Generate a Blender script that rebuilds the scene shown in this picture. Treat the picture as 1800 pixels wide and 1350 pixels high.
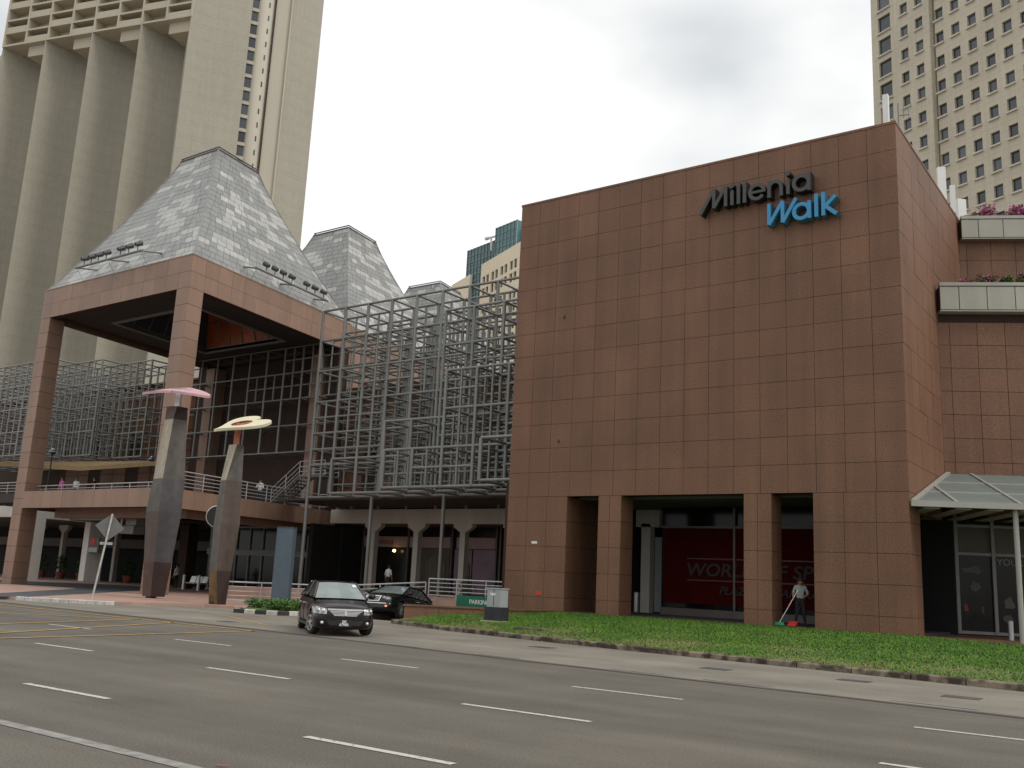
import bpy, math, random
from mathutils import Matrix, Vector
R = math.radians
random.seed(7)
for _o in list(bpy.data.objects):
    bpy.data.objects.remove(_o)
SC = bpy.context.scene
COL = SC.collection

# ---------------------------------------------------------------- camera
cd = bpy.data.cameras.new('camera'); cam = bpy.data.objects.new('camera', cd); COL.objects.link(cam)
cd.sensor_width = 36.0; cd.sensor_fit = 'HORIZONTAL'; cd.lens = 33.8; cd.clip_end = 3000; cd.clip_start = 0.1
yaw, pit, rol = R(35.940), R(11.666), R(2.7476)
fwd = Vector((-math.sin(yaw)*math.cos(pit), math.cos(yaw)*math.cos(pit), math.sin(pit)))
r0 = Vector((math.cos(yaw), math.sin(yaw), 0)); u0 = r0.cross(fwd)
rt = r0*math.cos(rol)+u0*math.sin(rol); up = u0*math.cos(rol)-r0*math.sin(rol)
cam.matrix_world = Matrix(((rt.x, up.x, -fwd.x, 0), (rt.y, up.y, -fwd.y, 0), (rt.z, up.z, -fwd.z, 1.67), (0, 0, 0, 1)))
SC.camera = cam

# ---------------------------------------------------------------- sky (bright overcast) and sun
SUN_EL, SUN_AZ = 46.0, 84.0          # azimuth measured from +Y towards +X
W_ = bpy.data.worlds.new('World'); SC.world = W_; W_.use_nodes = True
nt = W_.node_tree; nt.nodes.clear()
out = nt.nodes.new('ShaderNodeOutputWorld'); bg = nt.nodes.new('ShaderNodeBackground')
sky = nt.nodes.new('ShaderNodeTexSky'); sky.sky_type = 'NISHITA'; sky.sun_disc = False
sky.sun_elevation = R(SUN_EL); sky.sun_rotation = R(SUN_AZ); sky.air_density = 1.0; sky.dust_density = 3.0
tc = nt.nodes.new('ShaderNodeTexCoord'); mp = nt.nodes.new('ShaderNodeMapping'); mp.inputs['Scale'].default_value = (1.0, 1.0, 1.8)
mp.inputs['Location'].default_value = (-0.325, -3.432, -1.173)
nz = nt.nodes.new('ShaderNodeTexNoise'); nz.inputs['Scale'].default_value = 2.0; nz.inputs['Detail'].default_value = 4.0; nz.inputs['Roughness'].default_value = 0.5
rp = nt.nodes.new('ShaderNodeValToRGB'); rp.color_ramp.elements[0].position = 0.335; rp.color_ramp.elements[1].position = 0.505
rp.color_ramp.elements[0].color = (8.3, 8.7, 8.9, 1); rp.color_ramp.elements[1].color = (13.2, 13.2, 13.0, 1)
mx = nt.nodes.new('ShaderNodeMixRGB'); mx.inputs['Fac'].default_value = 0.88
nt.links.new(tc.outputs['Generated'], mp.inputs['Vector']); nt.links.new(mp.outputs['Vector'], nz.inputs['Vector'])
nt.links.new(nz.outputs['Fac'], rp.inputs['Fac']); nt.links.new(sky.outputs['Color'], mx.inputs['Color1'])
nt.links.new(rp.outputs['Color'], mx.inputs['Color2']); nt.links.new(mx.outputs['Color'], bg.inputs['Color'])
bg.inputs['Strength'].default_value = 0.1
nt.links.new(bg.outputs['Background'], out.inputs['Surface'])
sl = bpy.data.lights.new('sun', 'SUN'); sl.energy = 1.45; sl.angle = R(18); sl.color = (1.0, 0.965, 0.92)
so = bpy.data.objects.new('sun', sl); COL.objects.link(so)
sd = Vector((math.sin(R(SUN_AZ))*math.cos(R(SUN_EL)), math.cos(R(SUN_AZ))*math.cos(R(SUN_EL)), math.sin(R(SUN_EL))))
so.rotation_euler = (-sd).to_track_quat('-Z', 'Y').to_euler(); so.location = (0, 0, 60)
SC.view_settings.view_transform = 'Standard'; SC.view_settings.look = 'None'; SC.view_settings.gamma = 1.0
SC.view_settings.exposure = -0.18; SC.view_settings.use_curve_mapping = False

# ---------------------------------------------------------------- materials
M = {}
def mat(name, col, rough=0.6, metal=0.0, var=0.12, scale=3.0, objvar=0.0, speck=0.0, speck_scale=60.0, bump=0.0, bscale=40.0,
        col2=None, ramp=(0.4, 0.65), spec=0.5, emit=None, stretch=None, streak=0.0, lanes=0.0):
    m = bpy.data.materials.new(name); m.use_nodes = True; t = m.node_tree; N = t.nodes; L = t.links
    b = N['Principled BSDF']; b.inputs['Roughness'].default_value = rough; b.inputs['Metallic'].default_value = metal
    b.inputs['Specular IOR Level'].default_value = spec
    geo = N.new('ShaderNodeNewGeometry'); src = geo.outputs['Position']
    if stretch:
        mpn = N.new('ShaderNodeMapping'); mpn.inputs['Scale'].default_value = stretch; L.new(src, mpn.inputs['Vector']); src2 = mpn.outputs['Vector']
    else: src2 = src
    n = N.new('ShaderNodeTexNoise'); n.inputs['Scale'].default_value = scale; n.inputs['Detail'].default_value = 5; L.new(src2, n.inputs['Vector'])
    rgb = N.new('ShaderNodeValToRGB'); e = rgb.color_ramp.elements
    if col2 is None:
        e[0].position, e[1].position = 0.3, 0.7
        e[0].color = tuple(c*(1-var) for c in col)+(1,); e[1].color = tuple(min(1, c*(1+var)) for c in col)+(1,)
    else:
        e[0].position, e[1].position = ramp
        e[0].color = tuple(col)+(1,); e[1].color = tuple(col2)+(1,)
    L.new(n.outputs['Fac'], rgb.inputs['Fac']); cur = rgb.outputs['Color']
    def mult(cur, fac_out, lo, hi):
        mr = N.new('ShaderNodeMapRange'); mr.inputs['To Min'].default_value = lo; mr.inputs['To Max'].default_value = hi
        mr.inputs['From Min'].default_value = 0.25; mr.inputs['From Max'].default_value = 0.75
        L.new(fac_out, mr.inputs['Value'])
        hs = N.new('ShaderNodeHueSaturation'); L.new(mr.outputs['Result'], hs.inputs['Value']); L.new(cur, hs.inputs['Color'])
        return hs.outputs['Color']
    if speck:
        n2 = N.new('ShaderNodeTexNoise'); n2.inputs['Scale'].default_value = speck_scale; n2.inputs['Detail'].default_value = 3; L.new(src, n2.inputs['Vector'])
        cur = mult(cur, n2.outputs['Fac'], 1-speck, 1+speck)
    if streak:
        mp2 = N.new('ShaderNodeMapping'); mp2.inputs['Scale'].default_value = (1.3, 1.3, 0.07); L.new(src, mp2.inputs['Vector'])
        n3 = N.new('ShaderNodeTexNoise'); n3.inputs['Scale'].default_value = 1.6; n3.inputs['Detail'].default_value = 6; L.new(mp2.outputs['Vector'], n3.inputs['Vector'])
        cur = mult(cur, n3.outputs['Fac'], 1-streak, 1+streak*0.6)
    if lanes:
        for sc3, amt in (((0.025, 0.75, 1.0), lanes), ((0.12, 0.16, 1.0), lanes*0.7)):
            mp3 = N.new('ShaderNodeMapping'); mp3.inputs['Scale'].default_value = sc3; L.new(src, mp3.inputs['Vector'])
            n4 = N.new('ShaderNodeTexNoise'); n4.inputs['Scale'].default_value = 1.0 if sc3[1] > 0.5 else 4.0; n4.inputs['Detail'].default_value = 7; n4.inputs['Roughness'].default_value = 0.62; L.new(mp3.outputs['Vector'], n4.inputs['Vector'])
            cur = mult(cur, n4.outputs['Fac'], 1-amt, 1+amt)
    if objvar:
        oi = N.new('ShaderNodeObjectInfo'); mr = N.new('ShaderNodeMapRange'); mr.inputs['To Min'].default_value = 1-objvar; mr.inputs['To Max'].default_value = 1+objvar
        L.new(oi.outputs['Random'], mr.inputs['Value']); hs = N.new('ShaderNodeHueSaturation'); L.new(mr.outputs['Result'], hs.inputs['Value']); L.new(cur, hs.inputs['Color']); cur = hs.outputs['Color']
    L.new(cur, b.inputs['Base Color'])
    if bump:
        nb = N.new('ShaderNodeTexNoise'); nb.inputs['Scale'].default_value = bscale; nb.inputs['Detail'].default_value = 4; L.new(src, nb.inputs['Vector'])
        bp = N.new('ShaderNodeBump'); bp.inputs['Strength'].default_value = bump; bp.inputs['Distance'].default_value = 0.02
        L.new(nb.outputs['Fac'], bp.inputs['Height']); L.new(bp.outputs['Normal'], b.inputs['Normal'])
    if emit:
        b.inputs['Emission Color'].default_value = tuple(emit[:3])+(1,); b.inputs['Emission Strength'].default_value = emit[3]
    M[name] = m
    return m
def lines(name, axis_z=True, period=2.95, width=0.02, dark=0.8, frac2=None):
    """add thin horizontal joint lines (by height) to an existing material"""
    m = M[name]; t = m.node_tree; N = t.nodes; L = t.links; b = N['Principled BSDF']
    cur = b.inputs['Base Color'].links[0].from_socket
    geo = N.new('ShaderNodeNewGeometry'); sp = N.new('ShaderNodeSeparateXYZ'); L.new(geo.outputs['Position'], sp.inputs[0])
    dv = N.new('ShaderNodeMath'); dv.operation = 'DIVIDE'; dv.inputs[1].default_value = period; L.new(sp.outputs['Z'], dv.inputs[0])
    fr = N.new('ShaderNodeMath'); fr.operation = 'FRACT'; L.new(dv.outputs[0], fr.inputs[0])
    lt = N.new('ShaderNodeMath'); lt.operation = 'LESS_THAN'; lt.inputs[1].default_value = width; L.new(fr.outputs[0], lt.inputs[0])
    fac = lt.outputs[0]
    if frac2:
        g = N.new('ShaderNodeMath'); g.operation = 'COMPARE'; g.inputs[1].default_value = frac2; g.inputs[2].default_value = width*0.5; L.new(fr.outputs[0], g.inputs[0])
        mxx = N.new('ShaderNodeMath'); mxx.operation = 'MAXIMUM'; L.new(fac, mxx.inputs[0]); L.new(g.outputs[0], mxx.inputs[1]); fac = mxx.outputs[0]
    mr = N.new('ShaderNodeMapRange'); mr.inputs['To Min'].default_value = 1.0; mr.inputs['To Max'].default_value = dark; L.new(fac, mr.inputs['Value'])
    hs = N.new('ShaderNodeHueSaturation'); L.new(mr.outputs['Result'], hs.inputs['Value']); L.new(cur, hs.inputs['Color']); L.new(hs.outputs['Color'], b.inputs['Base Color'])

mat('asphalt', (0.120, 0.106, 0.085), 0.9, lanes=0.26, var=0.10, scale=0.35, speck=0.42, speck_scale=42, bump=0.5, bscale=60, streak=0.0)
mat('asphalt_pale', (0.205, 0.184, 0.150), 0.9, lanes=0.18, var=0.16, scale=0.5, speck=0.22, speck_scale=24, bump=0.4, bscale=60)
mat('asphalt_seam', (0.075, 0.068, 0.06), 0.9, var=0.3, scale=1.0)
mat('driveway', (0.06, 0.065, 0.072), 0.8, var=0.2, scale=0.8, speck=0.2)
mat('paint_white', (0.52, 0.50, 0.45), 0.8, col2=(0.24, 0.215, 0.18), ramp=(0.54, 0.68), scale=13)
mat('paint_faded', (0.26, 0.25, 0.23), 0.9, var=0.3, scale=6)
mat('paint_yellow', (0.46, 0.28, 0.075), 0.8, var=0.3, scale=5)
mat('pink_paving', (0.40, 0.255, 0.20), 0.85, var=0.14, scale=1.2, speck=0.15, speck_scale=14)
mat('paving', (0.26, 0.24, 0.21), 0.9, var=0.2, scale=0.6, speck=0.15)
mat('kerb_stone', (0.22, 0.18, 0.13), 0.9, col2=(0.05, 0.036, 0.025), ramp=(0.40, 0.58), scale=3.2, speck=0.25, bump=0.6, bscale=25, objvar=0.12)
mat('kerb_white', (0.48, 0.46, 0.42), 0.9, var=0.2, scale=4, speck=0.2)
mat('kerb_black', (0.03, 0.03, 0.03), 0.8, var=0.3, scale=6)
mat('soil', (0.075, 0.14, 0.02), 0.95, col2=(0.17, 0.13, 0.045), ramp=(0.55, 0.7), scale=0.55, speck=0.3, speck_scale=18)
mat('granite', (0.176, 0.087, 0.050), 0.6, var=0.14, scale=0.35, speck=0.30, speck_scale=18, objvar=0.045, streak=0.17, spec=0.4)
mat('granite_pink', (0.275, 0.170, 0.120), 0.55, var=0.07, scale=0.7, speck=0.12, speck_scale=24, objvar=0.07, streak=0.10)
mat('joint', (0.045, 0.025, 0.018), 0.95)
mat('granite_grey', (0.36, 0.35, 0.295), 0.6, var=0.06, scale=0.8, speck=0.1, speck_scale=30, objvar=0.04, streak=0.12)
mat('concrete_white', (0.50, 0.475, 0.42), 0.8, var=0.06, scale=0.8, streak=0.1)
mat('white_wall', (0.78, 0.76, 0.70), 0.8, var=0.04, streak=0.08)
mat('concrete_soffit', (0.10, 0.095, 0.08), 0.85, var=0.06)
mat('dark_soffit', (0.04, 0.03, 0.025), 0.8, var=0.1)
mat('steel', (0.205, 0.205, 0.193), 0.45, metal=0.25, var=0.08, scale=1.0, streak=0.10, objvar=0.07)
mat('steel_bright', (0.55, 0.55, 0.54), 0.35, metal=0.7, var=0.06)
mat('rail_paint', (0.46, 0.45, 0.45), 0.5, metal=0.2, var=0.08)
mat('roof_grey', (0.25, 0.25, 0.238), 0.42, metal=0.3, var=0.10, scale=0.9, objvar=0.07, streak=0.16)
mat('roof_pale', (0.41, 0.41, 0.385), 0.5, metal=0.1, var=0.06, objvar=0.10, streak=0.14)
mat('roof_joint', (0.13, 0.132, 0.13), 0.8)
mat('glass_dark', (0.007, 0.007, 0.007), 0.1, var=0.2, spec=0.16)
mat('glass_shop', (0.018, 0.016, 0.014), 0.16, var=0.4, scale=0.7, spec=0.16)
mat('glass_orange', (0.34, 0.075, 0.022), 0.35, var=0.25, scale=1.5, objvar=0.2)
mat('glass_slate', (0.045, 0.05, 0.065), 0.3, var=0.2, objvar=0.2)
mat('mullion', (0.10, 0.085, 0.075), 0.5)
mat('mullion_grey', (0.20, 0.20, 0.19), 0.5)
mat('recess_shade', (0.010, 0.009, 0.009), 0.9)  # near-black wall colour that stands in for shade inside recesses
mat('sign_grey', (0.055, 0.055, 0.055), 0.55, var=0.08)
mat('sign_black', (0.012, 0.012, 0.012), 0.6)
mat('sign_blue', (0.035, 0.25, 0.48), 0.5, var=0.05)
mat('sign_blue_edge', (0.05, 0.17, 0.24), 0.5, var=0.1)
mat('tower_beige', (0.36, 0.333, 0.268), 0.85, var=0.05, scale=0.05, speck=0.05, speck_scale=1.5, streak=0.06)
mat('tower_pale', (0.46, 0.42, 0.34), 0.85, var=0.04, scale=0.05, streak=0.05)
mat('tower_lintel', (0.44, 0.39, 0.30), 0.85, var=0.05, scale=0.1)
lines('tower_beige', period=2.95, width=0.035, dark=0.86, frac2=0.22)
mat('tower_panel', (0.50, 0.45, 0.35), 0.8, var=0.06, scale=0.12, streak=0.10)
lines('tower_panel', period=1.257, width=0.05, dark=0.80)
mat('tower_sill', (0.55, 0.51, 0.44), 0.8)
mat('tower_glass', (0.05, 0.055, 0.064), 0.12, spec=0.6, objvar=0.55)
mat('teal_glass', (0.05, 0.14, 0.16), 0.25, var=0.2, scale=0.3, spec=0.5, objvar=0.15)
mat('teal_frame', (0.20, 0.27, 0.28), 0.5)
mat('cream', (0.84, 0.73, 0.55), 0.85, var=0.04, scale=0.1)
mat('bronze_shaded', (0.036, 0.019, 0.015), 0.6, metal=0.1, var=0.25, scale=2, streak=0.2)  # right-hand plates, shade painted into the bronze
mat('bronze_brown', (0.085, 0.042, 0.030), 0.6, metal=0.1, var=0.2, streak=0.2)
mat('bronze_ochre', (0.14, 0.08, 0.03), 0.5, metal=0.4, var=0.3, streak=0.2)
mat('plate_lit', (0.36, 0.315, 0.235), 0.5, metal=0.25, var=0.12, streak=0.25)  # upper left plates, pale with the light painted in
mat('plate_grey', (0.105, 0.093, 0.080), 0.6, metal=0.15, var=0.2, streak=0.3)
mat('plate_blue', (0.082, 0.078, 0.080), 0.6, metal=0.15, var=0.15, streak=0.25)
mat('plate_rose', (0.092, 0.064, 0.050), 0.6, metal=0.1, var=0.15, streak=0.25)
mat('heart_pink', (0.62, 0.37, 0.40), 0.55, var=0.05)
mat('heart_cream', (0.70, 0.65, 0.46), 0.55, var=0.05)
mat('copper_red', (0.36, 0.13, 0.075), 0.5, metal=0.3, var=0.2)
mat('totem_blue', (0.085, 0.115, 0.145), 0.6, var=0.08, speck=0.1)
mat('green_sign', (0.01, 0.14, 0.075), 0.5, var=0.05)
mat('white_print', (0.72, 0.72, 0.70), 0.6, var=0.03)
mat('cabinet_grey', (0.34, 0.36, 0.37), 0.5, var=0.06, streak=0.1)
mat('cabinet_base', (0.022, 0.022, 0.024), 0.6, var=0.3)
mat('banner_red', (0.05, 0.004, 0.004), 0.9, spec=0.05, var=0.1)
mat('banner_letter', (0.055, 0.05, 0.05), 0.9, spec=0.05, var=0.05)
mat('banner_faint', (0.075, 0.02, 0.02), 0.5)
mat('canopy_glass', (0.17, 0.20, 0.185), 0.4, spec=0.2, var=0.06, scale=0.8, streak=0.1)
mat('canopy_frame', (0.33, 0.315, 0.28), 0.5, var=0.05)
mat('shop_pink', (0.34, 0.24, 0.22), 0.6, var=0.1)
mat('shop_lilac', (0.20, 0.13, 0.17), 0.4, var=0.3, scale=0.6)
mat('shop_beige', (0.10, 0.085, 0.068), 0.7, var=0.1)
mat('shop_curtain', (0.14, 0.12, 0.095), 0.9, var=0.35, scale=1.0, stretch=(9, 9, 0.1))
mat('lamp_glow', (1, 0.8, 0.4), 0.5, emit=(1.0, 0.72, 0.3, 9.0))
mat('awning', (0.26, 0.175, 0.08), 0.8, var=0.1)
mat('terracotta', (0.20, 0.05, 0.03), 0.8, var=0.15)
mat('leaf', (0.055, 0.12, 0.022), 0.6, col2=(0.10, 0.19, 0.035), scale=4, var=0.3)
mat('leaf_dark', (0.025, 0.055, 0.015), 0.6, col2=(0.05, 0.09, 0.02), scale=5)
mat('blossom', (0.50, 0.10, 0.28), 0.7, col2=(0.60, 0.24, 0.42), scale=6)
mat('twig', (0.12, 0.08, 0.05), 0.9)
mat('grass', (0.070, 0.185, 0.008), 0.9, col2=(0.120, 0.245, 0.014), ramp=(0.35, 0.7), scale=0.8, speck=0.3, speck_scale=6)
mat('grass_dry', (0.26, 0.22, 0.075), 0.8, var=0.2)
for _n in ('grass', 'grass_dry'):      # short turf: shade blades like the surface they cover
    _t = M[_n].node_tree; _c = _t.nodes.new('ShaderNodeCombineXYZ'); _c.name = 'grass_up'; _g = _t.nodes.new('ShaderNodeNewGeometry'); _v = _t.nodes.new('ShaderNodeVectorMath'); _v.operation = 'ADD'
    _c.inputs['Z'].default_value = 2.5; _t.links.new(_c.outputs[0], _v.inputs[0]); _t.links.new(_g.outputs['Normal'], _v.inputs[1])
    _w = _t.nodes.new('ShaderNodeVectorMath'); _w.operation = 'NORMALIZE'; _t.links.new(_v.outputs[0], _w.inputs[0]); _t.links.new(_w.outputs[0], _t.nodes['Principled BSDF'].inputs['Normal'])
mat('cloth_white', (0.62, 0.63, 0.64), 0.85, var=0.06)
mat('cloth_grey', (0.27, 0.28, 0.29), 0.85, var=0.08)
mat('cloth_black', (0.012, 0.012, 0.014), 0.85)
mat('cloth_navy', (0.025, 0.03, 0.055), 0.85)
mat('cloth_pink', (0.55, 0.10, 0.35), 0.85)
mat('skin', (0.30, 0.165, 0.10), 0.6, var=0.05)
mat('hair', (0.012, 0.010, 0.009), 0.7)
mat('broom_green', (0.03, 0.28, 0.14), 0.6)
mat('bright_red', (0.60, 0.03, 0.02), 0.5)
mat('car_plum', (0.012, 0.007, 0.009), 0.2, metal=0.2, var=0.05, spec=0.6)
mat('car_black', (0.008, 0.008, 0.009), 0.15, metal=0.2, spec=0.6)
mat('car_glass', (0.05, 0.06, 0.06), 0.04, spec=0.9)
mat('screen_glass', (0.16, 0.20, 0.19), 0.05, var=0.15, scale=2.0, spec=1.0)
mat('chrome', (0.75, 0.75, 0.75), 0.28, metal=0.55, var=0.02)
mat('tyre', (0.012, 0.012, 0.012), 0.85)
mat('rim', (0.58, 0.57, 0.55), 0.3, metal=0.8, var=0.05)
mat('lamp_lens', (0.30, 0.30, 0.29), 0.08, metal=0.4, var=0.75, scale=11, spec=0.8)
mat('amber', (0.8, 0.3, 0.12), 0.3, emit=(1.0, 0.35, 0.15, 1.2))
mat('plate_black', (0.01, 0.01, 0.01), 0.5)
mat('wood_board', (0.15, 0.145, 0.135), 0.7)

# ---------------------------------------------------------------- mesh helpers
WM = {}
class MB:
    def __init__(s): s.v = []; s.f = []; s.m = []
    def face(s, pts, mi=0):
        b = len(s.v); s.v += [tuple(p) for p in pts]; s.f.append(tuple(range(b, b+len(pts)))); s.m.append(mi); return s
    def hexa(s, c, mi=0):       # 8 corners: bottom 4 (ccw), top 4
        b = len(s.v); s.v += [tuple(p) for p in c]
        for q in ((3, 2, 1, 0), (4, 5, 6, 7), (0, 1, 5, 4), (1, 2, 6, 5), (2, 3, 7, 6), (3, 0, 4, 7)):
            s.f.append(tuple(b+i for i in q)); s.m.append(mi)
        return s
    def box(s, x0, x1, y0, y1, z0, z1, mi=0):
        return s.hexa([(x0, y0, z0), (x1, y0, z0), (x1, y1, z0), (x0, y1, z0), (x0, y0, z1), (x1, y0, z1), (x1, y1, z1), (x0, y1, z1)], mi)
    def fbox(s, o, u, v, u0, u1, v0, v1, z0, z1, mi=0):   # box in a plan frame
        P = lambda a, b_, z: (o[0]+u[0]*a+v[0]*b_, o[1]+u[1]*a+v[1]*b_, z)
        return s.hexa([P(u0, v0, z0), P(u1, v0, z0), P(u1, v1, z0), P(u0, v1, z0), P(u0, v0, z1), P(u1, v0, z1), P(u1, v1, z1), P(u0, v1, z1)], mi)
    def tube(s, a, b_, ra, rb=None, n=8, mi=0, caps=True):
        a = Vector(a); b_ = Vector(b_); rb = ra if rb is None else rb
        d = (b_-a).normalized(); h = Vector((0, 0, 1)) if abs(d.z) < 0.95 else Vector((1, 0, 0))
        x = d.cross(h).normalized(); y = d.cross(x); k = len(s.v)
        for c, r in ((a, ra), (b_, rb)):
            for i in range(n):
                t = 2*math.pi*i/n; s.v.append(tuple(c+x*(r*math.cos(t))+y*(r*math.sin(t))))
        for i in range(n):
            j = (i+1) % n; s.f.append((k+i, k+j, k+n+j, k+n+i)); s.m.append(mi)
        if caps:
            s.f.append(tuple(k+i for i in range(n-1, -1, -1))); s.m.append(mi); s.f.append(tuple(k+n+i for i in range(n))); s.m.append(mi)
        return s
    def prism(s, poly, z0, z1, mi=0):
        n = len(poly); b = len(s.v)
        s.v += [(p[0], p[1], z0) for p in poly]+[(p[0], p[1], z1) for p in poly]
        s.f.append(tuple(b+i for i in range(n-1, -1, -1))); s.f.append(tuple(b+n+i for i in range(n))); s.m += [mi, mi]
        for i in range(n):
            j = (i+1) % n; s.f.append((b+i, b+j, b+n+j, b+n+i)); s.m.append(mi)
        return s
    def xprism(s, poly, y0, y1, mi=0):     # polygon in X,Z extruded along Y
        n = len(poly); b = len(s.v)
        s.v += [(p[0], y0, p[1]) for p in poly]+[(p[0], y1, p[1]) for p in poly]
        s.f.append(tuple(b+i for i in range(n))); s.f.append(tuple(b+n+i for i in range(n-1, -1, -1))); s.m += [mi, mi]
        for i in range(n):
            j = (i+1) % n; s.f.append((b+j, b+i, b+n+i, b+n+j)); s.m.append(mi)
        return s
    def loft(s, rings, mi=0, close=True, cap=True):
        n = len(rings[0]); b = len(s.v)
        for r in rings: s.v += [tuple(p) for p in r]
        for k in range(len(rings)-1):
            for i in range(n if close else n-1):
                j = (i+1) % n; s.f.append((b+k*n+i, b+k*n+j, b+(k+1)*n+j, b+(k+1)*n+i)); s.m.append(mi)
        if cap:
            s.f.append(tuple(b+i for i in range(n-1, -1, -1))); s.m.append(mi)
            e = b+(len(rings)-1)*n; s.f.append(tuple(e+i for i in range(n))); s.m.append(mi)
        return s
    def ball(s, c, r, n=10, m=6, sz=1.0, mi=0):
        rings = []
        for k in range(1, m):
            t = math.pi*k/m; rings.append([(c[0]+r*math.sin(t)*math.cos(2*math.pi*i/n), c[1]+r*math.sin(t)*math.sin(2*math.pi*i/n), c[2]+r*sz*math.cos(t)) for i in range(n)])
        return s.loft(rings, mi)
    def mesh(s, name, mats, smooth=False):
        me = bpy.data.meshes.new(name); me.from_pydata(s.v, [], s.f)
        for m_ in (mats if isinstance(mats, (list, tuple)) else [mats]): me.materials.append(M[m_])
        if any(s.m): me.polygons.foreach_set('material_index', s.m)
        if smooth: me.polygons.foreach_set('use_smooth', [True]*len(s.f))
        me.validate(); me.update(); return me
    def build(s, name, mats, parent=None, smooth=False, mw=None):
        return link(name, s.mesh(name, mats, smooth), parent, mw)
I4 = Matrix.Identity(4)
def link(name, me, parent=None, mw=None):
    o = bpy.data.objects.new(name, me); COL.objects.link(o); mw = mw or I4
    if parent is not None:
        o.parent = parent; o.matrix_parent_inverse = WM[parent.name].inverted()
    o.matrix_basis = mw; WM[o.name] = mw.copy(); return o
def root(name, loc, label, cat, group=None, rz=0.0, mw=None):
    o = link(name, None, None, mw or (Matrix.Translation(loc) @ Matrix.Rotation(rz, 4, 'Z'))); o.empty_display_size = 0.5
    return tag(o, label, cat, group)
def tag(o, label=None, cat=None, group=None, kind=None):
    if label: o['label'] = label
    if cat: o['category'] = cat
    if group: o['group'] = group
    if kind: o['kind'] = kind
    return o
def struct(name, mb, mats, parent=None):
    o = mb.build(name, mats, parent)
    if parent is None: o['kind'] = 'structure'
    return o
def local(mb, name, mats, parent, smooth=False):      # mesh given in the parent's own coordinates
    return link(name, mb.mesh(name, mats, smooth), parent, WM[parent.name].copy())
_tiles = {}
def tile_mesh(w, h, t, mt):
    k = (round(w, 3), round(h, 3), t, mt)
    if k not in _tiles:
        c = min(0.012, t*0.4); b = MB()
        b.hexa([(0, 0, 0), (w, 0, 0), (w, t, 0), (0, t, 0), (0, 0, h), (w, 0, h), (w, t, h), (0, t, h)])
        _tiles[k] = b.mesh('tile', mt)
    return _tiles[k]
def tile_wall(parent, o, u, us, zs, mt, gap=0.026, t=0.035, skip=None, name='tile', limit=None):
    """tiles on a wall: plan origin o, run direction u (outward normal = u rotated -90 deg)"""
    u = Vector((u[0], u[1], 0)).normalized(); n = Vector((u.y, -u.x, 0)); cnt = 0
    for i in range(len(us)-1):
        for k in range(len(zs)-1):
            a, b_ = us[i], us[i+1]; z0, z1 = zs[k], zs[k+1]
            if skip and skip((a+b_)/2, (z0+z1)/2): continue
            w = b_-a-gap; h = z1-z0-gap
            if w < 0.05 or h < 0.05: continue
            j = random.uniform(-0.004, 0.004)
            p = Vector((o[0], o[1], 0))+u*(a+gap/2)+n*(t+0.002+j); p.z = z0+gap/2
            mw = Matrix(((u.x, -n.x, 0, p.x), (u.y, -n.y, 0, p.y), (0, 0, 1, p.z), (0, 0, 0, 1)))
            link(name, tile_mesh(w, h, t, mt), parent, mw); cnt += 1
    return cnt
def steps(a, b_, n): return [a+(b_-a)*i/n for i in range(n+1)]
def text_mesh(s, size, depth, mt, shear=0.0, bold=0.0):
    cu = bpy.data.curves.new('t', 'FONT'); cu.body = s; cu.size = size; cu.extrude = depth/2; cu.shear = shear; cu.offset = bold
    cu.resolution_u = 3; cu.align_x = 'LEFT'
    ob = bpy.data.objects.new('t', cu); COL.objects.link(ob)
    dg = bpy.context.evaluated_depsgraph_get(); me = bpy.data.meshes.new_from_object(ob.evaluated_get(dg))
    bpy.data.objects.remove(ob); bpy.data.curves.remove(cu); me.materials.clear(); me.materials.append(M[mt]); return me
def face_mat(p, right, upv=(0, 0, 1)):     # local x -> right, local y -> up, local z -> towards the reader
    r_ = Vector(right).normalized(); u_ = Vector(upv).normalized(); n_ = r_.cross(u_)
    return Matrix(((r_.x, u_.x, n_.x, p[0]), (r_.y, u_.y, n_.y, p[1]), (r_.z, u_.z, n_.z, p[2]), (0, 0, 0, 1)))
# ================================================================ SETTING
g = MB()
for x0, x1, y0, y1 in ((-900, 900, -300, 27.0), (-900, -29.7, 27.0, 47.0), (-25.55, 900, 27.0, 47.0), (-900, 900, 47.0, 1200)):
    g.face([(x0, y0, -0.03), (x1, y0, -0.03), (x1, y1, -0.03), (x0, y1, -0.03)])
struct('ground', g, 'paving')
road = struct('road', MB().face([(-260, -14, 0), (160, -14, 0), (160, 28.6, 0), (-260, 28.6, 0)]), 'asphalt')
SEAM = [(-260, 22), (-60, 20.6), (-34, 19.6), (-22, 19.1), (-12.7, 18.15), (-2.5, 17.3), (20, 15.6), (160, 8)]
KERB = [(-24.6, 27.7), (-24.75, 27.25), (-24.3, 26.95), (-23.2, 26.55), (-20.3, 25.55), (-17.6, 24.93), (-15.2, 24.42), (-13.1, 24.03), (-10.6, 23.75), (-8.2, 23.42), (-5.5, 22.97), (-3.2, 22.55), (2, 21.5), (10, 19.8), (22, 17.2)]
far = MB()
for i in range(len(SEAM)-1):
    a, b_ = SEAM[i], SEAM[i+1]; far.face([(a[0], a[1], 0.004), (b_[0], b_[1], 0.004), (b_[0], 28.6, 0.004), (a[0], 28.6, 0.004)])
struct('road_near_kerb', far, 'asphalt_pale')
sm = MB()
for i in range(len(SEAM)-1):
    a, b_ = SEAM[i], SEAM[i+1]; sm.face([(a[0], a[1]-0.13, 0.008), (b_[0], b_[1]-0.13, 0.008), (b_[0], b_[1]+0.1, 0.008), (a[0], a[1]+0.1, 0.008)])
sm.build('seam_line', 'asphalt_seam', road)
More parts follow.
